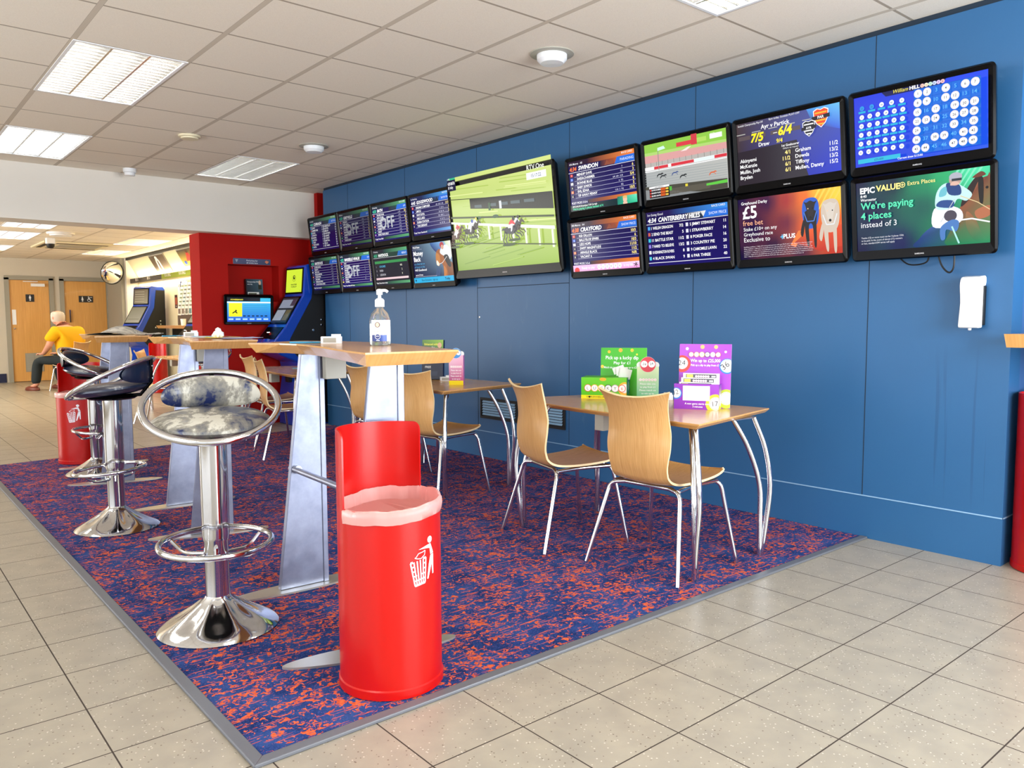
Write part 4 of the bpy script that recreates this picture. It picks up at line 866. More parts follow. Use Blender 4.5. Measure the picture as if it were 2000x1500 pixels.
mb = MB(); mb.tube(smoothpath([(4.13, 1.86, 1.53), (4.14, 1.80, 1.475), (4.15, 1.72, 1.48), (4.14, 1.70, 1.53)]), .004, 6); tag(mb.build('cable', M['blackm'], None, True), 'short black cable loop nearest the cafe tables under the lower right television', 'cable')
mb = MB(); mb.tube(smoothpath([(4.13, 1.66, 1.53), (4.14, 1.64, 1.46), (4.15, 1.61, 1.425), (4.14, 1.585, 1.45), (4.13, 1.58, 1.53)]), .0045, 6); tag(mb.build('cable', M['blackm'], None, True), 'longer black cable loop hanging under the lower right television', 'cable')

# dispenser on the blue wall
r = thing('soap_dispenser', 'white curved hand gel dispenser on the right end of the blue wall', 'dispenser', (WX, 1.505, 1.155), -PI/2)
side = [(-.0, .0), (-.085, .0), (-.088, .03), (-.078, .12), (-.088, .2), (-.08, .235), (-.055, .245), (-.0, .245)]
def prof_prism(side, x0, x1):
    mb = MB(); n = len(side); vs = [(x0, y, z) for y, z in side]+[(x1, y, z) for y, z in side]
    mb.add(vs, [tuple(range(n)), tuple(range(n, 2*n))[::-1]]+[(i, n+i, n+(i+1) % n, (i+1) % n) for i in range(n)]); return mb
sd = smoothpath([(0, y, z) for y, z in [(-.03, .0), (-.083, .0), (-.087, .03), (-.074, .12), (-.086, .2), (-.075, .238), (-.045, .247), (-.001, .247), (-.001, .205), (-.03, .2)]], 3)
o = prof_prism([(p.y, p.z) for p in sd], -.044, .044).build('cover', M['white_pl'], r, bevel=.006)
mb = MB(); mb.box(-.047, -.028, .012, .047, 0, .2); mb.build('back_plate', M['blackm'], r, bevel=.003)
mb = MB(); mb.lathe([(.009, 0), (.007, -.012), (0, -.014)], 12, (0, -.06, 0)); mb.build('nozzle', M['white_pl'], r, True)
# low vents in the wall
def vent(y, label):
    r = thing('wall_vent', label, 'vent', (WX, y, .35), -PI/2, None)
    mb = MB(); mb.box(-.25, -.012, 0, -.235, 0, .18); mb.box(.235, -.012, 0, .25, 0, .18); mb.box(-.235, -.012, 0, .235, 0, .02); mb.box(-.235, -.012, .16, .235, 0, .18); mb.box(-.235, -.002, .02, .235, 0, .16); mb.build('frame', M['blackm'], r)
    for k in range(6):
        mb = MB(); mb.add([(-.22, -.012, .03+k*.022), (.22, -.012, .03+k*.022), (.22, -.003, .042+k*.022), (-.22, -.003, .042+k*.022), (-.22, -.012, .034+k*.022), (.22, -.012, .034+k*.022), (.22, -.003, .046+k*.022), (-.22, -.003, .046+k*.022)], [(0, 1, 2, 3), (4, 7, 6, 5), (0, 4, 5, 1), (3, 2, 6, 7), (0, 3, 7, 4), (1, 5, 6, 2)])
        mb.build('slat', M['groove'] if k % 1 == 0 else None, r)
    return r
vent(5.2, 'black slatted wall vent left of the access door bottom, behind the middle cafe table legs'); vent(4.63, 'black slatted wall vent half hidden behind the left chair of the near cafe table')
# recess shelf at right edge
mb = MB(); pr = [(0, 0), (-.33, 0), (-.35, .012), (-.35, .045), (0, .045)]
r = thing('wall_shelf', 'beech shelf sticking out at the right edge above the red bin', 'shelf', (4.54, .3, 1.066), -PI/2)
mb = MB(); mb.prism([(-1.02, -.50), (.9, -.50), (.9, 0), (-1.02, 0)], 0, .062, .022); mb.build('board', M['beech_top'], r)
mb = MB(); mb.box(-.6, -.25, -.12, -.57, 0, 0); mb.box(.5, -.25, -.12, .53, 0, 0); mb.build('bracket', M['alu'], r)

# ================================================================== SANITISER, TABLES, STOOLS
arcpts = lambda: None
NE = [(1.22, 2.165), (1.27, 2.38), (1.335, 2.6), (1.40, 2.82), (1.455, 3.05), (1.487, 3.24), (1.480, 3.40), (1.405, 3.575)]
FE = [(1.79, 3.80), (1.86, 3.6), (1.875, 3.4), (1.86, 3.15), (1.80, 2.88), (1.72, 2.62), (1.64, 2.38), (1.585, 2.175)]
TOPZ = 1.10
def blade(mb, c, ang, wt, wb, z0, z1, off, th=.028):
    """tapered leg plate: one edge vertical, other slanting"""
    ca, sa = math.cos(ang), math.sin(ang)
    def P(u, v, z): return (c[0]+u*ca-v*sa, c[1]+u*sa+v*ca, z)
    r_ = wb/2; vs = []
    for z, l in ((z0, -wb/2), (z1, wb/2-wt)):
        for v in (-th/2, th/2): vs += [P(l, v, z), P(r_, v, z)]
    mb.add([vs[0], vs[1], vs[3], vs[2], vs[4], vs[5], vs[7], vs[6]], [(0, 3, 2, 1), (4, 5, 6, 7), (0, 1, 5, 4), (1, 2, 6, 5), (2, 3, 7, 6), (3, 0, 4, 7)])
def high_table(label):
    r = thing('high_table', label, 'high table', (1.45, 2.85, .008), 0, None)
    O = Vector((1.45, 2.85, .008)); L = lambda p: (p[0]-O.x, p[1]-O.y)
    mb = MB(); mb.prism([L(p) for p in NE+FE], TOPZ-.045-O.z, TOPZ-.006-O.z, .035); n = len(NE+FE); 
    mb.prism([L(p) for p in NE+FE], TOPZ-.006-O.z, TOPZ-O.z, 0); mb.build('tabletop', M['beech_top'], r)
    for (c, ang, half, wt) in (((1.38, 2.435), math.radians(-15), .318, .115), ((1.49, 3.262), math.radians(-2), .34, .10)):
        f = MB(); pl = []
        for k in range(40):
            a = 2*PI*k/40; u = half*math.cos(a); v = .062*math.sin(a)*(1 if abs(math.cos(a)) < .999 else 1)
            v = .062*math.copysign(abs(math.sin(a))**1.15, math.sin(a))
            pl.append((c[0]-O.x+u*math.cos(ang)-v*math.sin(ang), c[1]-O.y+u*math.sin(ang)+v*math.cos(ang)))
        f.prism(pl, 0, .008); ft = f.build('foot_plate', M['steel_foot'], r)
        b = MB(); blade(b, (c[0]-O.x+.01, c[1]-O.y), ang, wt, .222, .008, TOPZ-.045-O.z, 0); leg = b.build('leg', M['alu'], r, bevel=.003)
        b = MB(); ca, sa = math.cos(ang), math.sin(ang); u = .105
        b.prism([(c[0]-O.x+.01+(u+dx)*ca-dy*sa, c[1]-O.y+(u+dx)*sa+dy*ca) for dx, dy in ((-.012, -.02), (.012, -.02), (.012, .05), (-.012, .05))], .008, TOPZ-.045-O.z); b.build('edge_channel', M['alu'], leg, bevel=.002)
    b = MB(); b.tube([(1.47-O.x, 3.29-O.y, .54), (1.42-O.x, 2.40-O.y, .54)], .0135, 14); bar = b.build('crossbar', M['alu'], r, True)
    b = MB()
    for (x_, y_) in ((1.475, 3.238), (1.43, 2.46)): b.lathe([(0, -.012), (.018, -.012), (.02, .0), (.018, .012), (0, .012)], 14, (0, 0, 0), fn=lambda q, a, rr, z: Vector((x_-O.x+q.x, y_-O.y+q.z, .54+q.y)))
    b.build('boss', M['chrome'], bar, True)
    b = MB(); b.box(1.60-O.x, 3.19-O.y, TOPZ-.165, 1.70-O.x, 3.225-O.y, TOPZ-.05); b.build('slip_pocket', M['grey_box'], r, bevel=.002)
    return r
T1 = high_table('nearest high curved bar table, bottle of sanitiser on it, red bin at its front')
T1['group'] = 'high bar tables in a row'
T2 = copy_thing(T1, (1.45+.11, 2.85+2.0, .008), 0, 'middle high curved bar table with white slips and yellow paper on it')
T3 = copy_thing(T1, (1.45+.08, 2.85+3.92, .008), 0, 'farthest high curved bar table with a folded newspaper on it')

def stool(label, worn):
    r = thing('bar_stool', label, 'bar stool', (0, 0, .008), 0, 'chrome bar stools')
    mb = MB()
    def pl(q, a, rr, z):
        if .05 < rr < .22: q.z += .010*abs(math.sin(4*a))**3*(rr/.12 if rr < .12 else (.22-rr)/.1)
        return q
    mb.lathe([(.222, 0), (.226, .006), (.215, .016), (.18, .034), (.14, .054), (.10, .078), (.07, .102), (.05, .122), (.046, .13)], 96, fn=pl); mb.build('base', M['chrome'], r, True)
    mb = MB(); mb.lathe([(.046, .12), (.046, .345), (.049, .35), (.049, .36), (.051, .37), (.051, .755), (0, .755)], 36); mb.build('column', M['chrome'], r, True)
    mb = MB(); zf = .345
    mb.tube([(.205*math.cos(a), -.03+.185*math.sin(a), zf+.012*math.sin(a)) for a in [2*PI*k/48 for k in range(48)]], .0115, 12, True); fr = mb.build('footrest', M['chrome'], r, True)
    mb = MB()
    for sx_ in (-1, 1):
        for sy_ in (-1, 1): mb.tube(bend_path([(sx_*.045, sy_*.02, zf-.055), (sx_*.12, sy_*.06-.01, zf-.055), (sx_*.165, sy_*.10-.03, zf-.005)], .03), .008, 8)
    mb.tube([(0, -.05, zf-.06), (0, -.05, zf-.02)], .009, 8); mb.build('footrest_strut', M['chrome'], fr, True)
    mb = MB(); mb.lathe([(0, .752), (.12, .752), (.135, .762), (.12, .775), (0, .775)], 32); mb.build('seat_plate', M['black'], r, True)
    mb = MB(); mb.lathe([(0, .772), (.12, .774), (.18, .786), (.207, .806), (.206, .816), (.185, .830), (.14, .841), (.08, .847), (0, .849)], 56, (0, -.0, 0), 1.04, .98, fn=lambda q, a_, rr, z: Vector((q.x, q.y, q.z+.11*q.y)))
    mb.build('seat', M['worn'] if worn else M['navy_seat'], r, True)
    th = math.radians(27); zc_, yc = .872, 0.0
    ring = lambda a, R=.246, R2=.250: (R*math.cos(a), yc+R2*math.sin(a)*math.cos(th), zc_+R2*math.sin(a)*math.sin(th))
    mb = MB(); mb.tube([ring(2*PI*k/64) for k in range(64)], .0135, 14, True); mb.build('hoop', M['chrome'], r, True)
    rows = []; N = 28; Mv = 10
    back = []; 
    for i in range(Mv+1):
        row = []
        for j in range(N+1):
            u = -1+2*j/N; v = -1+2*i/Mv; uu = u*math.sqrt(1-v*v/2*.999); vv = v*math.sqrt(1-u*u/2*.999)
            ax = uu*1.0; x = .185*math.sin(ax*1.12)/math.sin(1.12); y = .205-.075*(uu*uu)+.0; z = .908+.064*vv-.012*uu*uu
            d = max(0, 1-uu*uu-vv*vv); row.append((x, y-.012-.022*math.sqrt(d), z))
        rows.append(row)
    mb = MB(); mb.strip(rows, -.02 if False else .001); R0 = len(rows); 
    front = rows; bk = [[(x, .205-.075*(x/.185)**2+.016*math.sqrt(max(0, 1-(x/.185)**2-((z-.905)/.072)**2))+.0, z) for (x, y, z) in row] for row in rows]
    mb = MB(); mb.strip(rows); mb.strip([list(rw)[::-1] for rw in bk])
    bo = mb.build('backrest', M['worn'] if worn else M['navy_seat'], r, True); bo.data.update()
    mb = MB(); mb.tube([(-.0, .225, .99), (0, .222, .85), (0, .16, .775), (0, .05, .768)], .010, 10); bs = mb.build('back_support', M['black'], r, True)
    mb = MB()
    for z in (.94, .87): mb.lathe([(0, -.004), (.009, -.002), (.009, .003), (0, .005)], 12, (0, 0, 0), fn=lambda q, a, rr, zz: Vector((q.x, .232+q.z, z+q.y)))
    mb.build('bolt', M['chrome'], bs, True)
    mb = MB(); mb.tube([(0, -.215, .755), (0, -.1, .762)], .010, 8); mb.build('hoop_bracket', M['chrome'], r, True)
    return r
S1 = stool('nearest chrome bar stool with scuffed, peeling seat and backrest', True); S1.location = (1.045, 3.045, .008); S1.rotation_euler = (0, 0, math.radians(-20))
S2 = stool('second chrome bar stool with glossy navy seat, its backrest on the right', False); S2.location = (1.13, 4.93, .008); S2.rotation_euler = (0, 0, math.radians(-125))
copy_thing(S2, (1.44, 6.83, .008), math.radians(52), 'third chrome bar stool, navy, its backrest on the left, by the far high table')
copy_thing(S2, (2.86, 8.45, 0), math.radians(-25), 'chrome bar stool by the red wall, half hidden by a table leg')

def cafe_table(label):
    O = (3.3, 2.85); L = lambda p: (p[0]-O[0], p[1]-O[1])
    P = [(2.862, 2.125), (3.675, 2.285), (3.655, 2.5), (3.65, 2.85), (3.66, 3.15), (3.69, 3.40), (3.09, 3.585), (2.965, 3.25), (2.93, 3.0), (2.905, 2.7), (2.875, 2.4)]
    r = thing('cafe_table', label, 'cafe table', (O[0], O[1], .008), 0, 'beech cafe tables along the blue wall')
    mb = MB(); mb.prism([L(p) for p in P], .702, .720, .022); mb.prism([L(p) for p in P], .720, .727); mb.build('tabletop', M['beech_top'], r, bevel=.0015)
    for (fx, fy, sx_, sy_) in ((2.905, 2.17, -1, -1), (3.47, 2.21, 1, -1), (2.95, 3.40, -1, 1), (3.50, 3.36, 1, 1)):
        for kind in (0, 1):
            mb = MB()
            if kind == 0: top = (fx-sx_*.09-3.3, fy-sy_*-.0+sy_*-.10-2.85, .70); mid = (fx-sx_*.005-3.3, fy+sy_*.035-2.85, .35)
            else: top = (fx-sx_*.02-3.3, fy-sy_*.02-2.85, .70); mid = (fx+sx_*.035-3.3, fy+sy_*.045-2.85, .36)
            if kind == 0: mid = (fx+sx_*.012-3.3, fy+sy_*.0-2.85, .36)
            bt = (fx+sx_*(.004+.016*kind)-3.3, fy+sy_*.012-2.85, 0)
            mb.tube(smoothpath([top, ((top[0]*.55+mid[0]*.45)+sx_*.014, (top[1]*.55+mid[1]*.45)+sy_*.014, .545), mid, ((bt[0]+mid[0])/2+sx_*.004, (bt[1]+mid[1])/2, .17), bt], 5), [.0135]*21 if True else .0135, 12)
            lg = mb.build('leg', M['chrome'], r, True)
        mb = MB(); mb.box(fx-sx_*.11-3.3-.06, fy-sy_*.05-2.85-.03, .697, fx-sx_*.0-3.3+.0, fy-sy_*.05-2.85+.03, .702); mb.build('leg_plate', M['alu'], r)
    mb = MB(); mb.box(-.35, -.06, .62, -.27, .0, .70); mb.build('slip_pocket', M['grey_box'], r)
    return r
K1 = cafe_table('nearest beech cafe table with green and purple slip holders on it')
copy_thing(K1, (3.3+.12, 2.85+2.14, .008), 0, 'middle beech cafe table with a dark leaflet holder and a pink card stand')
copy_thing(K1, (3.3+.06, 2.85+4.33, .008), 0, 'farthest beech cafe table by the blue wall, near the blue terminal')
copy_thing(K1, (3.55, 10.9, 0), math.radians(8), 'beech cafe table beyond the carpet, mostly hidden behind the red wall')['group'] = 'beech cafe table in the rear room'

def chair(label):
    r = thing('plywood_chair', label, 'chair', (0, 0, .008), 0, 'beech plywood chairs at the cafe tables')
    # profile in local (y forward = -y front), local: faces -Y
    prof = [(-.235, .462, .19), (-.21, .452, .198), (-.15, .438, .20), (-.05, .428, .195), (.06, .424, .182), (.13, .430, .172), (.17, .450, .165), (.192, .485, .165), (.205, .53, .172), (.212, .60, .182), (.216, .68, .178), (.228, .76, .172), (.250, .83, .185), (.268, .872, .205)]
    pts = smoothpath([(w_, y, z) for y, z, w_ in prof], 4); rows = []; nC = 14
    tot = len(pts)
    for i, p_ in enumerate(pts):
        row = []; tt = i/(tot-1)
        for j in range(nC+1):
            u = -1+2*j/nC; hw = p_.x; back = max(0, min(1, (p_.z-.47)/.2)); 
            y = p_.y; z = p_.z
            y += -.030*(u*u)*back*(1) + .0
            z += .012*u*u*(1-back)-(.006 if not back else 0)
            if tt > .86:
                k_ = (tt-.86)/.14; z -= .030*k_*(1-u*u)
            if tt < .03: y += .015*u*u
            row.append((hw*u, y, z))
        rows.append(row)
    mb = MB(); mb.strip(rows, .011); sh = mb.build('seat_shell', M['beech'], r, True, ang=50); sh.data.materials.append(M['ply_edge'])
    # boundary side faces get the ply edge material
    ne = 2*(len(rows)-1)*nC
    for k_, pl_ in enumerate(sh.data.polygons):
        if k_ >= ne: pl_.material_index = 1
    for sx_ in (-1, 1):
        mb = MB(); mb.tube(bend_path([(sx_*.262, -.245, 0), (sx_*.205, -.185, .405), (sx_*.13, -.165, .412)], .035), .0105, 12); mb.build('leg', M['chrome'], r, True)
        mb = MB(); mb.tube(bend_path([(sx_*.270, .255, 0), (sx_*.205, .150, .395), (sx_*.13, .13, .405)], .035), .0105, 12); mb.build('leg', M['chrome'], r, True)
        mb = MB(); mb.tube(bend_path([(sx_*.19, -.175, .412), (sx_*.17, 0, .408), (sx_*.19, .14, .403)], .08), .0105, 10); mb.build('side_rail', M['chrome'], r, True)
    mb = MB(); mb.tube([(-.15, -.165, .412), (.15, -.165, .412)], .0105, 10); mb.build('cross_rail', M['chrome'], r, True)
    mb = MB(); mb.tube([(-.15, .13, .405), (.15, .13, .405)], .0105, 10); mb.build('cross_rail', M['chrome'], r, True)
    return r
CA = chair('nearest beech chair, its back with wavy grain, at the near cafe table'); CA.location = (3.005, 2.44, .008); CA.rotation_euler = (0, 0, math.radians(90+3))
chs = [((2.975, 3.105, .008), 90-16, 'second beech chair, left of the nearest one at the near cafe table'),
 ((3.09, 4.50, .008), 90+8, 'beech chair just right of the near high table leg, at the middle cafe table'), ((3.20, 5.38, .008), 90+2, 'beech chair left of the near high table leg, at the middle cafe table'),
 ((2.98, 6.72, .008), 90-14, 'beech chair with side-on seat behind the nearest bar stool, at the far cafe table'), ((3.17, 7.50, .008), 90-6, 'beech chair whose back tip shows just left of another chair by the red wall'),
 ]
for l_, a_, lb in chs: copy_thing(CA, l_, math.radians(a_), lb)
c_ = copy_thing(CA, (2.86, 10.05, 0), math.radians(90-30), 'beech chair on the tiles in front of the rear red bin'); c_['group'] = 'chairs beyond the carpet'

# red bins
def bin_(label):
    r = thing('litter_bin', label, 'bin', (0, 0, .008), 0, 'red litter bins'); R = .168; zr = .60; zt = .845; seg = 96
    # front faces -Y; the tall back spans angles 5..180 deg
    def top(a):  # a in degrees 0..360
        a = a % 360; lo, hi = 18, 180; m_ = 9
        if lo <= a <= hi:
            e = min(a-lo, hi-a)
            if e < m_: return zt-.03*(1-math.sqrt(max(0, 1-(1-e/m_)**2)))
            return zt
        return zr
    ang = []
    for k in range(361): ang.append(k)
    angs = [0, 6, 12, 17.99, 18]+[18+x for x in (1, 2, 3.5, 5, 7, 9)]+list(range(31, 170, 4))+[171, 173, 175, 176.5, 178, 179, 180, 180.01]+list(range(186, 360, 6))
    mb = MB(); n = len(angs); vs = []
    for rad in (R, R-.006):
        for lev in (0, 1):
            for a in angs:
                z = .03 if lev == 0 else top(a)
                if a == 17.99 or a == 180.01: z = .03 if lev == 0 else zr
                vs.append((rad*math.cos(math.radians(a)), rad*math.sin(math.radians(a)), z))
    fs = []
    for k in range(n):
        k2 = (k+1) % n
        fs += [(k, k2, n+k2, n+k), (2*n+k2, 2*n+k, 3*n+k, 3*n+k2), (n+k, n+k2, 3*n+k2, 3*n+k)]
    mb.add(vs, fs); mb.lathe([(0, .035), (R-.006, .035)], 48); body = mb.build('body', M['red'], r, True, ang=35)
    mb = MB(); mb.lathe([(R-.004, 0), (R+.004, .004), (R+.004, .03), (R, .034), (0, .034)], 64); mb.build('plinth', M['red'], r, True)
    # liner folded over the rim
    mb = MB(); prof = []
    random.seed(3)
    ph = [random.uniform(0, 6.28) for _ in range(8)]
    def wob(a, z): return .6*math.sin(5*a+ph[0])+.4*math.sin(11*a+ph[1]+z*20)+.22*math.sin(19*a+ph[2])+.12*math.sin(47*a+ph[3]-z*40)
    def fn(q, a, rr, z):
        d = math.degrees(a) % 360; back = 1 if 18 < d < 180 else 0
        w_ = wob(a, z); rad = rr; zz = z
        if rr >= R and back: rad = R-.010
        rad += .0035*w_ if rr > R-.004 and not back else .004*w_*(1 if rr < R-.01 else .4)
        if back: rad = min(rad, R-.009)
        elif rr > R: rad = max(rad, R+.002)
        sag = .0035*w_ + .014*math.sin(a-.3)*(-.2) + .010*math.cos(a-.3)
        zz = z+sag*(1 if z > zr-.2 else .3)
        return Vector((rad*math.cos(a), rad*math.sin(a), zz))
    mb.lathe([(0, .34), (.10, .36), (.135, .42), (R-.022, .50), (R-.016, .56), (R-.012, .597), (R-.003, .612), (R+.006, .608), (R+.0075, .590), (R+.004, .568)], 144, fn=fn); mb.build('liner', M['liner'], r, True, ang=80)
    # printed litter symbol wrapped on the front
    c = CV(48, 60, .0001); W_ = '#f6f2f8'
    c.disc(34.5, 54, 4.6, W_); c.poly([(14, 43.5), (30, 47.5), (36, 48.5), (41, 37), (42, 34), (35.5, 33), (34, 42), (29, 43)], W_)
    c.poly([(35.5, 32), (42, 33), (42, 5), (39.5, 5), (38, 20), (31, 0), (28.5, .5), (32, 20)], W_)
    c.stroke([(8, 33), (13, 31.5), (18, 31), (24, 35), (25, 41), (21, 39.5), (14, 38.5), (10, 34), (8, 33)], 1.1, W_)
    tl, tr_, bl, br = (1.5, 27), (26.5, 31), (8, -5), (24.5, -3)
    lp = lambda u, v: (tl[0]*(1-u)*(1-v)+tr_[0]*u*(1-v)+bl[0]*(1-u)*v+br[0]*u*v, tl[1]*(1-u)*(1-v)+tr_[1]*u*(1-v)+bl[1]*(1-u)*v+br[1]*u*v)
    c.lay()
    for k in range(6):
        u = k/5; c.stroke([lp(u, 0), lp(u, 1)], 2.0, W_, False)
        v = k/5; c.stroke([lp(0, v), lp(1, v)], 3.0 if k in (0, 5) else 1.9, W_, False)
    aw = -90+37-4
    def wrap(x, y, z): a = math.radians(-83)+(x-.05)/R; return ((R+.0008+z)*math.cos(a), (R+.0008+z)*math.sin(a), .372+y)
    c.build('litter_symbol', M['print'], r, .112, fn=wrap)
    return r
B1 = bin_('nearest red litter bin with white litter symbol and pink liner'); B1.location = (1.325, 2.215, .008); B1.rotation_euler = (0, 0, 0)
b2 = copy_thing(B1, (1.475, 7.50, .008), math.radians(-38), 'red bin behind the farthest high table leg at the left'); b2.scale = (1.12, 1.05, 1.0)
copy_thing(B1, (4.335, 1.165, 0), math.radians(0), 'red bin cut off by the right edge under the beech shelf')
copy_thing(B1, (3.98, 14.2, 0), math.radians(-60), 'red bin in the rear room below the desk shelf')

# ================================================================== BETTING TERMINALS
def terminal(label, up_art, mid_art, loc, rz, group):
    r = thing('betting_terminal', label, 'betting terminal', loc, rz, group); W = .44; hw = W/2
    side = [(.22, 0), (.22, 1.80), (.18, 1.845), (-.06, 1.85), (-.10, 1.83), (-.13, 1.50), (-.36, 1.14), (-.50, .98), (-.51, .90), (-.42, .82), (-.22, .74), (-.19, .60), (-.24, .3), (-.24, 0)]
    bl = [(.14, 0.02), (.205, .02), (.205, 1.78), (.02, 1.78), (-.03, 1.46), (-.30, 1.02), (-.34, .92), (-.14, .72), (-.12, .02)]
    prof_prism(side, -hw, hw).build('cabinet', M['tblue'], r, bevel=.012)
    for sx_ in (-1, 1):
        a, b = sorted((sx_*hw, sx_*(hw+.006))); pp = prof_prism(bl, a, b).build('side_panel', M['blackm'], r)
        mb = MB()
        for (y, z) in ((-.02, 1.10), (.09, 1.22), (.09, 1.16)): mb.lathe([(0, 0), (.016, 0), (.014, .006), (0, .008)], 12, fn=lambda q, a_, rr, zz: Vector((sx_*(hw+.006)+sx_*q.z, y+q.x, z+q.y)))
        mb.build('lock', M['chrome'], pp, True)
    def panel(name, art, p0, p1, wd, m_, inset=.02):
        """p0,p1 (y,z) bottom/top of sloped front face"""
        d = Vector((0, p1[0]-p0[0], p1[1]-p0[1])); Lh = d.length; d.normalize(); nrm = Vector((0, d.z, -d.y))*-1
        if nrm.y > 0: nrm = -nrm
        fb = MB(); o = Vector((0, p0[0], p0[1]))
        def Q(x, s_, t_): return tuple(Vector((x, 0, 0))+o+d*s_+nrm*t_)
        fb.add([Q(-wd/2, 0, 0), Q(wd/2, 0, 0), Q(wd/2, Lh, 0), Q(-wd/2, Lh, 0), Q(-wd/2+.003, .003, .006), Q(wd/2-.003, .003, .006), Q(wd/2-.003, Lh-.003, .006), Q(-wd/2+.003, Lh-.003, .006)], [(4, 5, 6, 7), (0, 1, 5, 4), (1, 2, 6, 5), (2, 3, 7, 6), (3, 0, 4, 7)])
        b_ = fb.build(name+'_bezel', M['black'], r)
        if art: 
            sw = wd-2*inset; k = sw/art.W
            art.build(name, M['screen'], b_, sw, fn=lambda x, y, z: Q(-sw/2+x, inset+y*(Lh-2*inset)/(art.H*k), .0068+z))
    panel('upper_screen', up_art, (-.128, 1.515), (-.102, 1.815), .40, M['screen'])
    panel('touch_screen', mid_art, (-.345, 1.17), (-.145, 1.485), .40, M['screen'])
    panel('control_panel', None, (-.485, 1.0), (-.365, 1.135), .38, None)
    mb = MB(); mb.lathe([(.0, .0), (.10, .0), (.11, .02), (.08, .05), (0, .055)], 24, (0, -.44, .955), 1.5, .7); mb.build('ticket_tray', M['tblue'], r, True)
    mb = MB(); mb.lathe([(0, .012), (.03, .01), (.03, 0)], 16, (-.05, -.425, 1.072)); mb.box(-.0, -.45, 1.035, .05, -.41, 1.075); mb.build('slot_fitting', M['chrome'], r, True)
    mb = MB(); mb.box(-.04, -.245, .50, .04, -.20, .60); mb.build('printer_slot', M['blackm'], r)
    return r
ua = CV(40, 34, .0003); ua.rect(0, 0, 40, 34, '#c2d838'); ua.ring(20, 21, 4.6, 4.1, '#20281a', 24); ua.disc(20, 22, 2.4, '#20281a', 3); ua.disc(20.6, 23, 1, '#c2d838'); ua.text('WHATEVER', 20, 10.5, 2.0, '#20281a', 'c', .03); ua.text('YOU\'RE UP', 20, 7.2, 2.0, '#20281a', 'c', .03); ua.text('18+', 36, 1.5, 1.1, '#20281a')
ma = CV(40, 38, .0003); ma.rect(0, 0, 40, 38, '#282a30'); ma.rect(2, 22, 38, 35, '#7a8090'); ma.rect(2, 3, 24, 19, '#868c98'); ma.rect(26, 3, 38, 19, '#57503c'); ma.rect(28, 25, 38, 35, '#3a3040')
terminal('blue betting terminal with lime upper screen between the red wall and the blue wall', ua, ma, (4.08, 8.65, 0), math.radians(-90+4), 'blue betting terminals')
ub = CV(40, 34, .0003); ub.grad(0, 0, 40, 34, ['#8a7a60', '#a09478', '#7a6a52', '#6a5a48'], 3)
for k in range(5): ub.rect(3, 5+k*5.6, 30, 6+k*5.6, '#b8a888')
mb_ = CV(40, 38, .0003); mb_.grad(0, 0, 40, 38, ['#9a9078', '#a89e88', '#8a8068', '#807860'], 3); mb_.rect(4, 8, 36, 9, '#6a6048')
terminal('blue betting terminal standing by the white pillar in the rear room', ub, mb_, (4.20, 15.45, 0), math.radians(-90+24), 'blue betting terminals')
terminal('blue betting terminal in the rear room, mostly hidden by the red wall', ub, mb_, (4.25, 12.1, 0), math.radians(-90+5), 'blue betting terminals')

# screen, notice and leaflet box on the red wall
sc_ = CV(100, 56, .0003); sc_.grad(0, 0, 100, 56, ['#2a50d0', '#2a60d0', '#38b8e0', '#58c0e0'], 4); sc_.rect(0, 48, 76, 56, '#1a1a24'); sc_.text('POWERBINGO', 8, 50.6, 3, '#e8e040', bold=.03, shear=.2, maxw=40); sc_.rect(0, 44, 100, 47, '#e8f4f8'); sc_.rect(4, 12, 34, 44, '#f2ee30'); sc_.stroke([(12, 20), (18, 24), (23, 20)], 2.4, '#202020'); sc_.disc(20, 26, 2, '#202020')
for k in range(5): sc_.rect(38, 18+k*5, 92, 18.8+k*5, '#2a90c0')
for k in range(6): sc_.rect(36+k*10, 12, 42+k*10, 15, '#183a58'); sc_.rect(3+k*16, 4, 14+k*16, 8, '#a8d0f8')
tv('wall_television', 'small monitor with yellow and cyan page on the red wall below the niche', 0, 0, .55, .34, sc_, None, 6, loc=(3.50, 8.86, 1.165), rz=math.radians(-10), side=.035, bot=.035, top=.025, bracket=False)
bpy.data.objects[[o.name for o in COL.objects if o.get('label', '').startswith('small monitor')][0]]['category'] = 'monitor'
r = thing('header_sign', 'grey-blue strip sign Find prices for all events here above the red niche', 'sign', (3.37, YRW, 1.855)); mb = MB(); mb.prism([(0, 0), (.44, 0), (.44, .05), (.42, .065), (.02, .065), (0, .05)], 0, .006, mtx=Matrix.Rotation(PI/2, 4, 'X')); mb.build('backing', M['grey_box'], r)
c = CV(100, 15, .0003); c.grad(0, 0, 100, 15, ['#4a4e70', '#3a4468', '#4a4e70', '#505478'], 4); c.text('Find prices for', 50, 8.2, 3.6, '#e8e8f0', 'c'); c.text('all events here', 50, 2.4, 3.6, '#e8e8f0', 'c'); c.poly([(5, 12), (13, 12), (9, 4)], '#9aa0b0'); c.poly([(84, 8), (88, 12), (96, 9), (90, 3)], '#d88060')
c.build('lettering', M['print'], r, .44, (0, -.0065, 0))
def card(name, label, cat, loc, rz, W, H, art, depth=.004, tilt=0, back=None, group=None):
    r = thing(name, label, cat, loc, rz, group); r.rotation_euler = (tilt, 0, rz)
    mb = MB(); mb.box(-W/2, 0, 0, W/2, depth, H); mb.build('card', back or M['white_paper'], r); art.build('artwork', M['print'], r, W, (-W/2, -.0003, 0), fn=lambda x, y, z: (-W/2+x, -.0003-z, y*(H/(art.H*W/art.W)))); return r
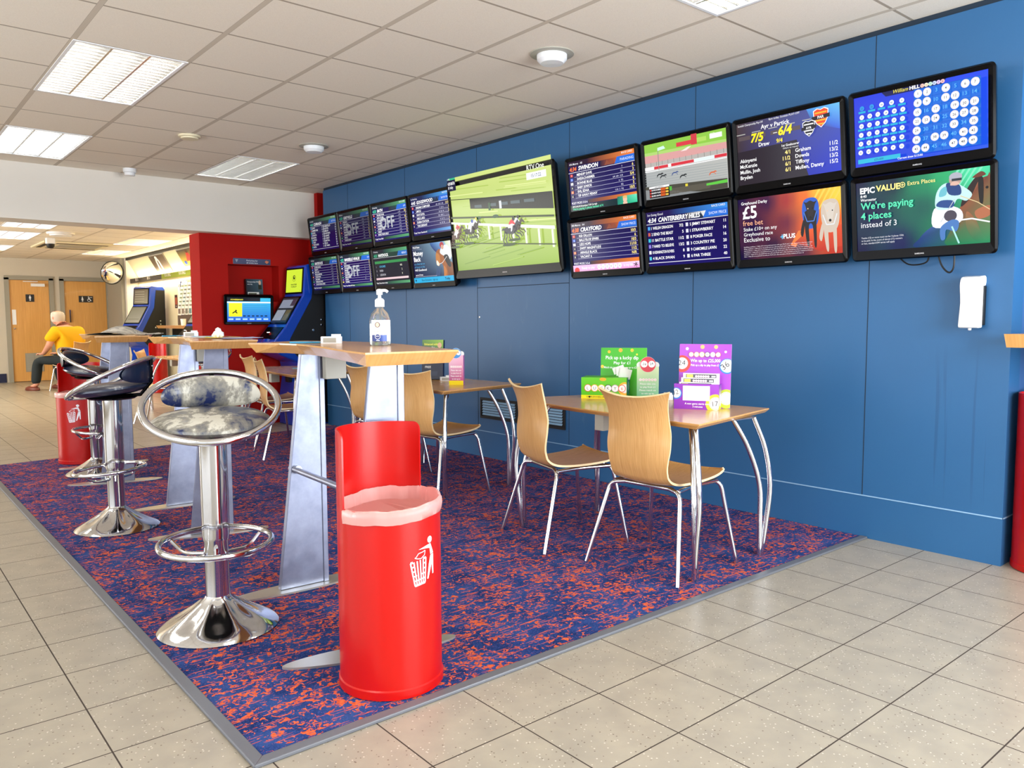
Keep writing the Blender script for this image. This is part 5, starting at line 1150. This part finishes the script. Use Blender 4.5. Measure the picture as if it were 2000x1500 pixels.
c = CV(40, 40, .0002); c.grad(0, 0, 40, 40, ['#101828', '#182438', '#4a6a80', '#141c2c'], 4); c.text('Championships WIN', 3, 34, 2.4, '#e8e8f0', maxw=28); c.text('every day', 3, 30, 2.2, '#e8e8f0'); c.rect(3, 10, 30, 17, '#e8e8e8'); c.rect(4.5, 11.5, 24, 15.5, '#58584a'); c.disc(33, 34, 3, '#d8b09a', 4); c.rect(29, 22, 37, 30, '#101014'); c.text('FREE', 8, 2, 3, '#f0f0f0')
card('leaflet_holder', 'dark leaflet box leaning in the red niche over the monitor', 'leaflet holder', (3.66, 9.05, 1.432), 0, .2, .265, c, .05, -.1, M['blackm'])

# ================================================================== THINGS ON THE TABLES
r = thing('sanitiser_bottle', 'clear pump bottle of hand sanitiser with white pump on the nearest high table', 'bottle', (1.63, 2.77, TOPZ), math.radians(-22))
mb = MB(); pr = [(.0, 0), (.036, 0), (.042, .006), (.042, .095), (.041, .105), (.034, .128), (.018, .146), (.0145, .15), (.0145, .158)]; mb.lathe(pr, 36, sx=1.0, sy=.72); mb.build('bottle_body', M['gel'], r, True)
mb = MB(); mb.lathe([(.0, .002), (.038, .002), (.0395, .01), (.0395, .088), (0, .088)], 32, sx=1, sy=.70); 
m = mat('gel_liquid', '#e8eee8', .05, trans=.9, ior=1.33); mb.build('gel', m, r, True)
mb = MB(); mb.lathe([(.0, .155), (.019, .155), (.019, .182), (.013, .188), (.007, .190), (.006, .205), (.0, .205)], 24); mb.build('pump_collar', M['white_pl'], r, True)
mb = MB(); mb.lathe([(0, .203), (.012, .203), (.013, .222), (.008, .226), (0, .227)], 20); mb.tube(bend_path([(0, 0, .220), (.025, 0, .221), (.033, 0, .214)], .01), [.006]*7, 10); mb.build('pump_head', M['white_pl'], r, True)
mb = MB(); mb.tube([(0, 0, .16), (.004, 0, .01)], .0035, 8); mb.build('dip_tube', M['white_pl'], r, True)
c = CV(80, 80, .0001); c.grad(0, 0, 80, 80, ['#f4f4f6']*4, 16)
c.grad(2, 0, 58, 24, ['#1c2a6a', '#3a5ab0', '#3a5ab0', '#1c2a6a'], 14); c.disc(30, 31, 24, '#f6f6f8', 10, 32)
c.ring(24, 18, 10, 8.6, '#f0f2f6'); c.disc(24, 18, 8.4, '#1c2a6a'); c.text('99.9', 24, 16, 5, '#e8e8f0', 'c'); c.rect(19, 2, 31, 5, '#e8ecf4')
c.disc(24, 62, 9, '#3a2028', 10.5); c.disc(24, 62, 6.5, '#e8c0a8', 8.5); c.rect(12, 43, 42, 44, '#d8b090'); c.text('HAND SANITISER', 24, 36, 3.4, '#b89878', 'c', maxw=30); c.rect(12, 31, 42, 32, '#d8c0a8')
def bw(x, y, z):
    a = math.radians(-90)+(x-.042)/.0425*1.0; return ((.0432+z)*math.cos(a), (.0432*.74+z)*math.sin(a), .018+y*.94)
c2 = c; c.v = [v for v in c.v]; c.build('label', M['print'], r, .09, fn=bw)
def pen_box(label, loc, rz):
    r = thing('card_dispenser', label, 'card dispenser', loc, rz); mb = MB(); mb.box(-.045, -.022, 0, .045, .022, .032); mb.build('box', M['white_pl'], r, bevel=.002)
    mb = MB(); mb.box(-.035, -.0235, .006, .02, -.022, .026); mb.build('window', M['grey_box'], r)
    mb = MB(); mb.box(.0, -.018, .032, .040, .018, .042, ); mb.build('slips', M['white_paper'], r); return r
PB = pen_box('small white slip dispenser with grey window on the nearest high table', (1.615, 3.16, TOPZ), math.radians(-30))
copy_thing(PB, (1.72, 5.35, TOPZ), math.radians(-20), 'small white slip dispenser with grey window on the middle high table')
copy_thing(PB, (3.52, 5.0, .735), math.radians(-28), 'small white and grey slip dispenser on the middle cafe table beside the pink card stand')
copy_thing(PB, (3.60, 2.92, .735), math.radians(-35), 'small white slip dispenser right of the nearest chair back on the near cafe table')
def pen(label, p0, rz):
    mb = MB(); mb.tube([(-.07, 0, .0045), (.055, 0, .0045), (.07, 0, .0045)], [.0042, .0042, .001], 8); o = mb.build('pen', mat('pale_blue_plastic', '#4aa8d8', .4) if 'pb' not in M else M['pb'], None, True); M['pb'] = o.data.materials[0]
    o.location = p0; o.rotation_euler = (0, 0, rz); return tag(o, label, 'pen')
pen('pale blue pen left of the slip dispenser on the nearest high table', (1.56, 3.30, TOPZ), -.5); pen('pale blue pen near the dispenser on the middle high table', (1.66, 5.55, TOPZ), .2)
pen('pen lying on the far cafe table', (3.38, 7.30, .735), -.4)
def paper(name, label, cat, pts, z, m_, curl=.004, th=.0012):
    cx = sum(p[0] for p in pts)/4; cy = sum(p[1] for p in pts)/4; rows = []
    for i in range(7):
        row = []
        for j in range(7):
            u, v = i/6, j/6; x = pts[0][0]*(1-u)*(1-v)+pts[1][0]*u*(1-v)+pts[2][0]*u*v+pts[3][0]*(1-u)*v; y = pts[0][1]*(1-u)*(1-v)+pts[1][1]*u*(1-v)+pts[2][1]*u*v+pts[3][1]*(1-u)*v
            row.append((x-cx, y-cy, th+curl*((u-.5)**2*4*.6+(v-.5)**2*.8)))
        rows.append(row)
    mb = MB(); mb.strip(rows, th if True else 0); o = mb.build(name, m_, None, True); o.location = (cx, cy, z+.0005); return tag(o, label, cat)
lilac = mat('lilac_paper', '#b8c0ea', .7); yel = mat('yellow_paper', '#f0dc50', .7); cyanp = mat('pale_blue_card', '#8cc4ee', .6)
paper('betting_slip', 'lilac sheet at the right end of the middle high table', 'slip', [(1.60, 4.42), (1.86, 4.50), (1.90, 4.76), (1.66, 4.70)], TOPZ, lilac)
paper('betting_slip', 'yellow slip under the crumpled tissue on the middle high table', 'slip', [(1.56, 4.62), (1.64, 4.56), (1.72, 4.76), (1.64, 4.82)], TOPZ+.003, yel)
paper('betting_slip', 'white sheet left of the yellow slip on the middle high table', 'slip', [(1.56, 4.92), (1.70, 4.84), (1.84, 5.08), (1.72, 5.18)], TOPZ, M['white_paper'])
paper('betting_slip', 'pale blue card beside the dispenser on the middle high table', 'slip', [(1.66, 5.16), (1.80, 5.10), (1.88, 5.34), (1.76, 5.40)], TOPZ, cyanp)
paper('betting_slip', 'white sheet at the left end of the middle high table', 'slip', [(1.66, 5.46), (1.78, 5.42), (1.84, 5.66), (1.74, 5.70)], TOPZ, M['white_paper'])
paper('betting_slip', 'white slip on the far cafe table', 'slip', [(3.3, 7.05), (3.42, 7.02), (3.44, 7.2), (3.32, 7.22)], .735, M['white_paper'])
mb = MB(); random.seed(11)
def crump(q, a, rr, z): k = 1+.22*math.sin(5*a+z*90)+.15*math.sin(9*a-z*160); return Vector((q.x*k, q.y*k, max(0, q.z+.004*math.sin(7*a))))
mb.lathe([(0, 0), (.022, 0), (.03, .012), (.026, .028), (.015, .036), (.012, .048), (0, .055)], 24, fn=crump); o = mb.build('crumpled_tissue', M['white_paper'], None, False); o.location = (1.66, 4.68, TOPZ+.008); tag(o, 'crumpled white tissue standing on the yellow slip on the middle high table', 'tissue')
# newspaper
m = mat('newsprint', '#dcd6ca', .85); t = NT(m); o_ = t.obj(); wv = t.n('ShaderNodeTexWave', i_Scale=38.0); wv.bands_direction = 'Y'; t.l(o_, wv.inputs[0])
col_ = t.math('MULTIPLY', t.math('GREATER_THAN', wv.outputs[0], .55), t.math('GREATER_THAN', t.noise(o_, 14, 2), .48)); t.l(t.mix(col_, '#e0dacd', '#6e6c68'), t.b.inputs['Base Color'])
r = thing('newspaper', 'folded newspaper lying in a rolled heap on the farthest high table', 'newspaper', (1.66, 6.95, TOPZ), math.radians(62))
rows = []
for i in range(25):
    u = i/24; row = []
    for j in range(9):
        v = j/8; row.append((-.36+.72*u, -.14+.28*v, .004+.05*math.exp(-((u-.62)/.26)**2)*math.sin(PI*min(1, v*1.05))**.6+.012*math.sin(PI*v)+.003*math.sin(9*u+3*v)))
    rows.append(row)
mb = MB(); mb.strip(rows); mb.strip([[(x, y, .001) for x, y, z in rw][::-1] for rw in rows]); mb.strip([[(p[0], p[1], .001) for p in (rw[0],)]+[rw[0]] for rw in rows]); mb.strip([[rw[-1]]+[(rw[-1][0], rw[-1][1], .001)] for rw in rows]); mb.build('folded_pages', m, r, True)
paper('newspaper', 'flat newspaper sheets spread under the right of the folded paper on the farthest high table', 'newspaper', [(1.62, 6.30), (1.84, 6.36), (1.93, 6.80), (1.74, 6.74)], TOPZ, m, .010, .003)

# leaflet holders with LUCKY6
def lucky(c, x, y, R, gap=1.9):
    cols = ['#d8453a', '#f0a030', '#f0d030', '#282830', '#d0a0c0', '#e0503a']
    for i, ch in enumerate('LUCKY6'):
        xx = x+i*R*gap; c.disc(xx, y, R, cols[i], n=20); c.disc(xx, y, R*.84, '#fdfaf2', n=20); c.text(ch, xx, y-R*.42, R*.85, '#e0503a' if ch == '6' else '#303038', 'c', .0)
def ball(c, x, y, R, col, num, tilt=0, rr=.62, fs=.62):
    c.disc(x, y, R, col, n=28); c.disc(x, y+R*.05, R*rr+R*.06, '#ffffff', n=24); c.ring(x, y+R*.05, R*rr, R*rr*.93, col, 24); c.text(num, x-R*.02, y-R*.2, R*fs, '#181818', 'c', 0, rot=tilt)
# purple win holder
def clipc(c, x0, y0, x1, y1):
    """trim artwork that runs over the card edge by clamping vertices"""
    c.v = [(min(max(x, x0), x1), min(max(y, y0), y1), z) for x, y, z in c.v]; return c
a_ = math.radians(-60)
r = thing('slip_holder', 'purple Lucky6 slip holder at the right end of the near cafe table', 'slip holder', (3.39, 2.50, .735), math.radians(-62))
W_, H_ = .27, .335
mb = MB(); mb.add([(-W_/2, .05, 0), (W_/2, .05, 0), (W_/2, .085, H_), (-W_/2, .085, H_), (-W_/2, .053, 0), (W_/2, .053, 0), (W_/2, .088, H_), (-W_/2, .088, H_)], [(0, 1, 2, 3), (5, 4, 7, 6), (3, 2, 6, 7), (0, 3, 7, 4), (1, 5, 6, 2), (0, 4, 5, 1)]); mb.build('back_card', M['white_paper'], r)
mb = MB(); mb.box(-W_/2-.004, -.045, 0, W_/2-.045, -.042, .13); mb.box(-W_/2-.004, -.042, 0, -W_/2-.001, .05, .13); mb.box(W_/2-.048, -.042, 0, W_/2-.045, .05, .13); mb.box(-W_/2, -.042, 0, W_/2-.048, .05, .003); bx_ = mb.build('tray', mat('purple_card', '#8a3fb0', .45), r)
c = CV(54, 67, .00015); c.grad(0, 0, 54, 67, ['#9038b8', '#a848c8', '#a040b8', '#a84cc0'], 6)
for x, y, R, cl in ((8, 62, 1.6, '#f8e8f0'), (24, 64, 2.2, '#f0b070'), (38, 64, 2, '#f0c070'), (48, 59, 1.3, '#f8e0e8'), (13, 57, .9, '#e8b0d8')): c.disc(x, y, R, cl)
ball(c, 3.0, 46, 9, '#d84038', '24'); ball(c, 50, 44, 8, '#2a80d0', '36', .7, .80, .8); ball(c, 50, 10, 10, '#b8c838', '', 0)
lucky(c, 12.5, 56, 2.8, 2.0); c.text('Win up to £25,000', 27.5, 48, 3.4, '#ffffff', 'c', .01, maxw=31); c.text('Pick up a slip to play from £1', 27, 43.8, 2.1, '#ffffff', 'c', .01, maxw=29); clipc(c, 0, 0, 54, 67)
c.build('back_artwork', M['print'], r, W_, fn=lambda x, y, z: (-W_/2+x, .05+.035*y/H_-.0004-z, y))
c = CV(45, 26, .00015); c.grad(0, 0, 45, 26, ['#8034a8', '#9a40c0', '#9a44c0', '#8a38b0'], 4); ball(c, 2, 16, 6, '#3a78c8', '32', .2, .75, .8); ball(c, 42, 6, 10, '#c8d040', '17', .1, .6, .5); c.rect(9, 9, 36, 24, '#fafafa')
for k in range(5): c.rect(11, 11+k*2.2, 33, 11.5+k*2.2, '#b8b8c0')
c.text('A new game starts every', 24, 5, 1.8, '#ffffff', 'c', .01, maxw=26); c.text('3 minutes', 24, 2, 1.8, '#ffffff', 'c', .01); clipc(c, 0, 0, 45, 26)
c.build('tray_artwork', M['print'], r, W_-.041, fn=lambda x, y, z: (-W_/2-.004+x, -.0454-z, y))
c = CV(20, 28, .00015); c.grad(0, 0, 20, 28, ['#d8d840', '#d0d840', '#6a30a0', '#7a38b0'], 5); c.disc(10, 10, 7, '#f8f8e8'); c.text('17', 10, 7, 5, '#181818', 'c')
c.build('tray_side_artwork', M['print'], r, .09, fn=lambda x, y, z: (W_/2-.0446+z, -.042+x, y*.13/.126))
mb = MB()
for k in range(3): mb.box(-W_/2+.02+.006*k, -.03+.022*k, .02, W_/2-.075+.012*k, -.026+.022*k, .14+.022*k)
sl_ = mb.build('slip_stack', M['white_paper'], r)
c = CV(40, 30, .0001)
for k in range(3): c.rect(2+k*1.2, 2+k*8, 36+k*1.8, 6+k*8, '#55555c'); c.rect(3+k*1.2, 2.6+k*8, 10+k*1.2, 5.4+k*8, '#f0e060'); [c.disc(14+i*3+k*1.2, 4+k*8, 1.3, '#f0c8d0', n=10) for i in range(6)]
for k in range(3):
    ck = CV(40, 6, .0001); ck.rect(1, .4, 39, 5.6, '#55555c'); ck.rect(2, 1, 10, 5, '#f0e060'); [ck.disc(14+i*3, 3, 1.5, '#f6d0d8', n=12) for i in range(6)]; ck.rect(33, 2, 38, 4, '#d8d8dc')
    ck.build('slip_heading', M['print'], sl_, .165, (-W_/2+.024+.009*k, -.0305+.022*k, .112+.022*k))
# green holder: tall back card + box
r = thing('slip_holder', 'green Lucky6 box with a tall card behind, at the left of the near table', 'slip holder', (3.50, 3.22, .735), math.radians(-56))
Wg = .31; mb = MB(); mb.box(-.185, -.09, 0, .085, .075, .125); mb.build('box', mat('green_card', '#5cb820', .45), r, bevel=.001)
mb = MB(); mb.add([(-.10, .078, 0), (.18, .078, 0), (.18, .11, .295), (-.10, .11, .295), (-.10, .081, 0), (.18, .081, 0), (.18, .113, .295), (-.10, .113, .295)], [(0, 1, 2, 3), (5, 4, 7, 6), (3, 2, 6, 7), (0, 3, 7, 4), (1, 5, 6, 2)]); mb.build('back_card', M['white_paper'], r)
c = CV(56, 59, .00015); c.grad(0, 0, 56, 59, ['#58c030', '#4ab020', '#48b828', '#3aa820'], 6)
for x, y, R, cl in ((10, 54, 1.8, '#f0b030'), (24, 56, 2.4, '#f0a830'), (38, 56, 2, '#f0c030'), (44, 51, 1.2, '#f0d840'), (2, 36, 2, '#f0c840')): c.disc(x, y, R, cl)
c.text('Pick up a lucky dip', 26, 45, 4.2, '#ffffff', 'c', .01, maxw=40); c.text('Play for £1', 26, 39, 3.4, '#ffffff', 'c', .01); c.text('Match six numbers to win up to £25,000', 27, 34, 2.4, '#ffffff', 'c', .01, maxw=46); clipc(c, 0, 0, 56, 59)
c.build('back_artwork', M['print'], r, .28, fn=lambda x, y, z: (-.10+x, .078+.032*y/.295-.0004-z, y))
c = CV(54, 25, .00015); c.grad(0, 0, 54, 25, ['#50b818', '#60c020', '#6cc828', '#60c020'], 5); c.rect(0, 0, 54, 4, '#f0e020'); c.text('GAMBLEAWARE.ORG 18+', 20, 1.2, 1.7, '#303010', 'c'); c.disc(10, 1.9, 1.2, '#202010'); c.disc(26, 23, 4, '#f0a828', 2); ball(c, 52, 12, 8, '#f0b838', ''); lucky(c, 8, 12.5, 4.4, 1.85); clipc(c, 0, 0, 54, 25)
c.build('box_artwork', M['print'], r, .27, (-.185, -.0905, 0))
c = CV(33, 25, .00015); c.rect(0, 0, 33, 25, '#50b030'); ball(c, 14, 14, 10, '#2a80d0', '5', .3, .5, .5); c.build('side_artwork', M['print'], r, .165, fn=lambda x, y, z: (.0855+z, -.09+x, y))
mb = MB()
for k in range(3): mb.box(.0+k*.02, -.03+k*.012, .11, .07+k*.02, -.027+k*.012, .17-.01*k, Matrix.Translation((0, 0, .02))@Matrix.Rotation(.25-.3*k, 4, 'Y'))
mb.build('slips', M['white_paper'], r)
# small pale green holder with red ball
def ballcard(label, loc, rz, base, bcol, num, top2, W=.105, H=.19, foot=None):
    r = thing('card_stand', label, 'card stand', loc, rz); mb = MB(); mb.box(-W/2, -.03, 0, W/2, .03, H*.86); mb.build('box', mat('card_'+bcol[1:], base, .5), r)
    mb = MB(); mb.lathe([(0, -.0015), (W*.36, -.0015), (W*.36, .0015), (0, .0015)], 32); o = mb.build('ball_topper', M['white_paper'], r); o.location = (0, -.032, H*.92); o.rotation_euler = (PI/2, 0, 0)
    c = CV(40, 40, .00012); c.disc(20, 20, 19.6, bcol, n=36); c.disc(10.5, 21, 8.6, '#ffffff'); c.disc(29.5, 21, 8.6, '#ffffff'); c.text(num, 10.5, 18, 6.4, '#202020', 'c', 0, rot=-.2); c.text(num, 29.5, 19, 6.4, '#202020', 'c', 0, rot=.2)
    c.v = [(min(max(x, .2), 39.8), y, z) for x, y, z in c.v]
    c.build('ball_artwork', M['print'], r, W*.72, (-W*.36, -.0337, H*.92-W*.36))
    mb = MB(); mb.lathe([(0, -.001), (.02, -.001), (.02, .001), (0, .001)], 20, fn=lambda q, a, rr, z: Vector((q.x-W*.36, q.z-.02, H*.9+q.y))); mb.lathe([(0, -.001), (.02, -.001), (.02, .001), (0, .001)], 20, fn=lambda q, a, rr, z: Vector((q.x+W*.36, q.z-.02, H*.9+q.y))); mb.build('side_topper', M['white_paper'], r)
    c = CV(40, 62, .00012); c.grad(0, 0, 40, 62, top2, 6)
    for i in range(6): c.disc(6.5+i*5.4, 38, 2.5, '#f8e8e8'); c.text('LUCKY6'[i], 6.5+i*5.4, 37, 2.2, '#c08888', 'c')
    for k, s_ in enumerate(('Please take one', 'to play from £1', 'Please match six', 'to win up to', '£25,000')): c.text(s_, 20, 29-k*6, 3.2, '#ffffff', 'c', .01, maxw=34)
    if foot: c.rect(0, 0, 40, 9, foot)
    c.build('artwork', M['print'], r, W, fn=lambda x, y, z: (-W/2+x, -.0305-z, y*(H*.86)/(62*W/40))); return r
ballcard('pale green card stand with a red numbered ball on top, beside the green box', (3.545, 3.00, .735), math.radians(-50), '#a8dcb0', '#d84a58', '24', ['#58c090', '#70c8a0', '#d8e8b8', '#d0e0b0'], .125, .225)
ballcard('pink and yellow card stand with a white ball on top on the middle cafe table', (3.37, 4.65, .735), math.radians(-45), '#c878c0', '#4890d0', '4', ['#a82878', '#c02878', '#f0b8d0', '#f0c8d8'], .105, .25, '#f4dc20')
c = CV(40, 72, .0002); c.rect(0, 0, 40, 72, '#141a34'); c.grad(0, 56, 40, 72, ['#28405a', '#5a8a3a', '#9ac04a', '#68903a'], 6); c.text('Enhanced odds', 4, 62, 4, '#f0e850', bold=.02, maxw=26); c.text('every day', 4, 56, 4, '#f0f0f0', bold=.02, maxw=20); c.disc(33, 62, 4, '#d8a888', 5); c.rect(4, 30, 34, 42, '#50565c'); c.rect(6, 33, 28, 39, '#b8bcc0'); c.text('FREE', 6, 20, 4, '#e8e8e8'); c.rect(2, 6, 30, 14, '#283048')
card('leaflet_holder', 'dark navy leaflet holder with green top on the middle cafe table', 'leaflet holder', (3.50, 5.16, .7415), math.radians(-48), .17, .31, c, .05, -.12, mat('navy_card', '#1a2048', .5))

# ================================================================== REAR ROOM DETAIL
r = thing('desk_shelf', 'beech desk shelf under the slip racks in the rear room', 'shelf', (4.55, 13.7, 1.09), -PI/2)
mb = MB(); mb.prism([(-1.0, -.42), (1.2, -.42), (1.2, 0), (-1.0, 0)], 0, .05, .03); mb.build('board', M['beech_top'], r)
mb = MB(); mb.box(-.5, -.3, -.2, -.46, 0, 0); mb.box(.3, -.3, -.2, .34, 0, 0); mb.build('bracket', M['blackm'], r)
r = thing('desk_shelf', 'short beech shelf left of the rear room terminal', 'shelf', (4.55, 16.2, 1.09), -PI/2); mb = MB(); mb.prism([(-.5, -.35), (.5, -.35), (.5, 0), (-.5, 0)], 0, .05, .03); mb.build('board', M['beech_top'], r)
# slip rack
def slip_rack(label, y, n_r=7, n_c=5, wd=.95):
    r = thing('slip_rack', label, 'slip rack', (4.51, y, 1.145), -PI/2)
    mb = MB(); mb.box(-wd/2, 0, 0, wd/2, .03, .78); mb.build('backboard', mat('brown_board', '#7a6a58', .6), r)
    random.seed(5)
    cs = ['#e8e4da', '#d8d0c0', '#c8d8c0', '#e8c0b0', '#c0c8d0']
    for i in range(n_r):
        for j in range(n_c):
            c = CV(10, 9, .0004); c.rect(0, 0, 10, 9, '#efece2'); c.rect(1, 1, 9, 6.5, random.choice(['#6a6a5c', '#8a9a6a', '#7a6a5a', '#5a7a7a'])); 
            o = c.build('slip_card', M['print'], r, wd/n_c*.86, (-wd/2+wd/n_c*(j+.07), -.085+.011*i, .18+i*.068))
    mb = MB(); mb.box(-wd/2, -.09, 0, wd/2, -.01, .17); mb.build('tray', mat('dark_tray', '#4a4038', .6), r)
    c = CV(60, 8, .0005); c.rect(0, 0, 60, 8, '#8a8070'); c.text('BetSlips', 2, 2, 4, '#f4f0e4', maxw=20); c.rect(36, 3.6, 44, 4.4, '#f4f0e4'); c.build('header', M['print'], r, wd, (-wd/2, -.002, .69)); return r
slip_rack('rack of small white and grey betting slips over the rear desk', 13.95)
r = thing('banner_stand', 'narrow navy and white poster strip left of the slip rack', 'poster', (4.53, 14.58, 1.12), -PI/2)
mb = MB(); mb.box(-.13, 0, 0, .13, .01, .8); mb.build('board', M['white_paper'], r)
c = CV(26, 80, .0005); c.rect(0, 0, 26, 80, '#eee8d8'); c.rect(0, 0, 13, 12, '#f0d820'); c.poly([(0, 12), (26, 12), (26, 80), (14, 80), (10, 50), (16, 30), (12, 12)], '#1c2a5c'); c.rect(2, 24, 12, 30, '#303a60'); c.rect(2, 34, 12, 42, '#303a60'); c.text('SKY', 2, 70, 5, '#303a60'); c.build('artwork', M['print'], r, .26, (-.13, -.001, 0))
card('small_notice', 'small dark red notice left of the slip rack posters', 'notice', (4.545, 14.88, 1.45), -PI/2, .16, .24, (lambda c: (c.rect(0, 0, 20, 30, '#3a1818'), c.rect(3, 8, 17, 24, '#a05038'), c.text('18+', 10, 2, 4, '#e8e0d0', 'c'), c)[-1])(CV(20, 30, .0004)), .004)
mb = MB(); mb.lathe([(0, 0), (.035, 0), (.045, .11), (.042, .11), (.033, .005), (0, .005)], 20); o = mb.build('paper_cup', M['white_pl'], None, True); o.location = (4.24, 13.55, 1.14); tag(o, 'white paper cup on the rear desk shelf', 'cup')
card('leaflet_holder', 'grey leaflet box beside the paper cup on the rear desk', 'leaflet holder', (4.34, 13.25, 1.14), -PI/2, .2, .24, (lambda c: (c.rect(0, 0, 20, 24, '#6a6058'), c.rect(2, 14, 18, 20, '#d8d0c0'), c)[-1])(CV(20, 24, .0004)), .05)

# ================================================================== THE SEATED PERSON
def skin(name, verts, edges, radii, m_, parent, sub=2, root=0):
    me = bpy.data.meshes.new(name); me.from_pydata(verts, edges, []); me.update(); o = bpy.data.objects.new(name, me); COL.objects.link(o)
    o.modifiers.new('skin', 'SKIN'); o.modifiers['skin'].use_smooth_shade = True
    for i, rr in enumerate(radii):
        sv = me.skin_vertices[0].data[i]; sv.radius = rr if isinstance(rr, tuple) else (rr, rr); sv.use_root = (i == root)
    s2 = o.modifiers.new('sub', 'SUBSURF'); s2.levels = sub; s2.render_levels = sub
    me.materials.append(m_)
    if parent: o.parent = parent
    return o
PR = thing('person', 'seated grey-haired person in a yellow t-shirt and dark trousers, back turned', 'person', (2.97, 15.8, 0), math.radians(38)); PR.scale = (1.26, 1.15, 1.0)
# faces local +Y (away); left of picture is -X.  hips at z .50
hz = .53
V = [(0, 0, hz), (0, -.02, .66), (0, -.01, .84), (0, .04, 1.03), (0, .09, 1.13), (-.01, .13, 1.18), (-.02, .17, 1.27),
     (-.10, .03, hz), (-.17, .40, .52), (-.20, .43, .10), (-.20, .53, .05), (.10, .03, hz), (.14, .38, .52), (.16, .32, .10), (.16, .42, .05),
     (-.20, .05, 1.05), (-.27, .10, .80), (-.17, .30, .66), (-.13, .36, .65), (.20, .05, 1.05), (.27, .10, .80), (.16, .30, .66), (.12, .36, .65)]
Ed = [(0, 1), (1, 2), (2, 3), (3, 4), (4, 5), (5, 6), (0, 7), (7, 8), (8, 9), (9, 10), (0, 11), (11, 12), (12, 13), (13, 14), (3, 15), (15, 16), (16, 17), (17, 18), (3, 19), (19, 20), (20, 21), (21, 22)]
Rd = [(.14, .10), (.17, .14), (.18, .14), (.17, .12), .07, .06, .085, .07, .055, .042, .035, .07, .055, .042, .035, .07, .048, .033, .03, .07, .048, .033, .03]
skin('body', V, Ed, Rd, M['skin'], PR)
# head
mb = MB(); mb.lathe([(0, -.12), (.045, -.115), (.07, -.07), (.083, -.02), (.088, .03), (.078, .075), (.05, .108), (0, .12)], 32, (-.02, .175, 1.285), .92, 1.1)
mb.lathe([(0, -.02), (.012, -.016), (.01, .02), (0, .028)], 10, (-.02, .275, 1.275)); 
for sx_ in (-1, 1): mb.lathe([(0, -.032), (.014, -.02), (.016, .012), (0, .03)], 12, (-.02+sx_*.084, .17, 1.28), .5, 1.2)
mb.build('head', M['skin'], PR, True)
mb = MB()
for sx_ in (-1, 1): mb.lathe([(0, -.008), (.009, 0), (0, .008)], 10, (-.02+sx_*.032, .262, 1.30))
mb.build('eye', M['blackm'], PR, True)
mb = MB(); mb.lathe([(0, -.004), (.02, 0), (0, .004)], 12, (-.02, .262, 1.225), 1, .4); mb.build('mouth', mat('lips', '#a05a50', .6), PR, True)
mb = MB(); mb.lathe([(.078, -.075), (.089, -.05), (.0915, .0), (.0925, .035), (.084, .078), (.066, .1)], 36, (-.02, .168, 1.285), .95, 1.08, fn=lambda q, a, rr, z: Vector((q.x, min(q.y, .235) if z < .04 else q.y, q.z+.002*math.sin(17*a)))); mb.build('hair', M['hair'], PR, True)
Vs = [(0, .0, .56), (0, -.02, .66), (0, -.015, .84), (0, .02, 1.0), (0, .055, 1.09), (-.19, .04, 1.05), (-.28, .11, .86), (.19, .04, 1.05), (.28, .11, .86)]
skin('t_shirt', Vs, [(0, 1), (1, 2), (2, 3), (3, 4), (3, 5), (5, 6), (3, 7), (7, 8)], [(.175, .16), (.22, .18), (.235, .185), (.215, .16), (.11, .09), .105, .075, .105, .075], M['yellow_shirt'], PR)
Vt = [(0, 0, .545), (-.10, .03, .54), (-.175, .41, .53), (-.205, .44, .10), (.10, .03, .54), (.145, .39, .53), (.165, .33, .10)]
skin('trousers', Vt, [(0, 1), (1, 2), (2, 3), (0, 4), (4, 5), (5, 6)], [(.18, .10), .095, .082, .065, .095, .082, .065], M['trouser'], PR)
for (x_, y_) in ((-.205, .44), (.165, .33)):
    mb = MB(); mb.lathe([(0, 0), (.045, 0), (.05, .012), (.046, .05), (.03, .075), (0, .08)], 20, (x_, y_+.06, 0), 1, 2.6); mb.build('shoe', M['brown'], PR, True)
for sx_ in (-1, 1):
    hx_, hy_, hz_ = (-.13, .38, .645) if sx_ < 0 else (.12, .38, .645)
    mb = MB()
    for k in range(4): mb.tube(smoothpath([(hx_-.03+.02*k, hy_, hz_), (hx_-.032+.022*k, hy_+.045, hz_+.005), (hx_-.03+.021*k, hy_+.075-.006*abs(k-1.5), hz_-.018)], 3), [.009, .009, .009, .0085, .008, .008, .007], 8)
    mb.tube(smoothpath([(hx_-sx_*.03, hy_-.01, hz_), (hx_-sx_*.055, hy_+.025, hz_), (hx_-sx_*.05, hy_+.05, hz_-.01)], 3), [.010, .010, .0095, .009, .009, .008, .007], 8); mb.lathe([(0, -.02), (.035, -.016), (.042, 0), (.035, .014), (0, .018)], 16, (hx_, hy_-.01, hz_), 1, 1.1)
    mb.build('hand', M['skin'], PR, True)
ch2 = copy_thing(CA, (2.99, 15.78, 0), math.radians(180+38), 'beech chair the seated person in the yellow t-shirt sits on'); ch2['group'] = 'chair under the seated person'
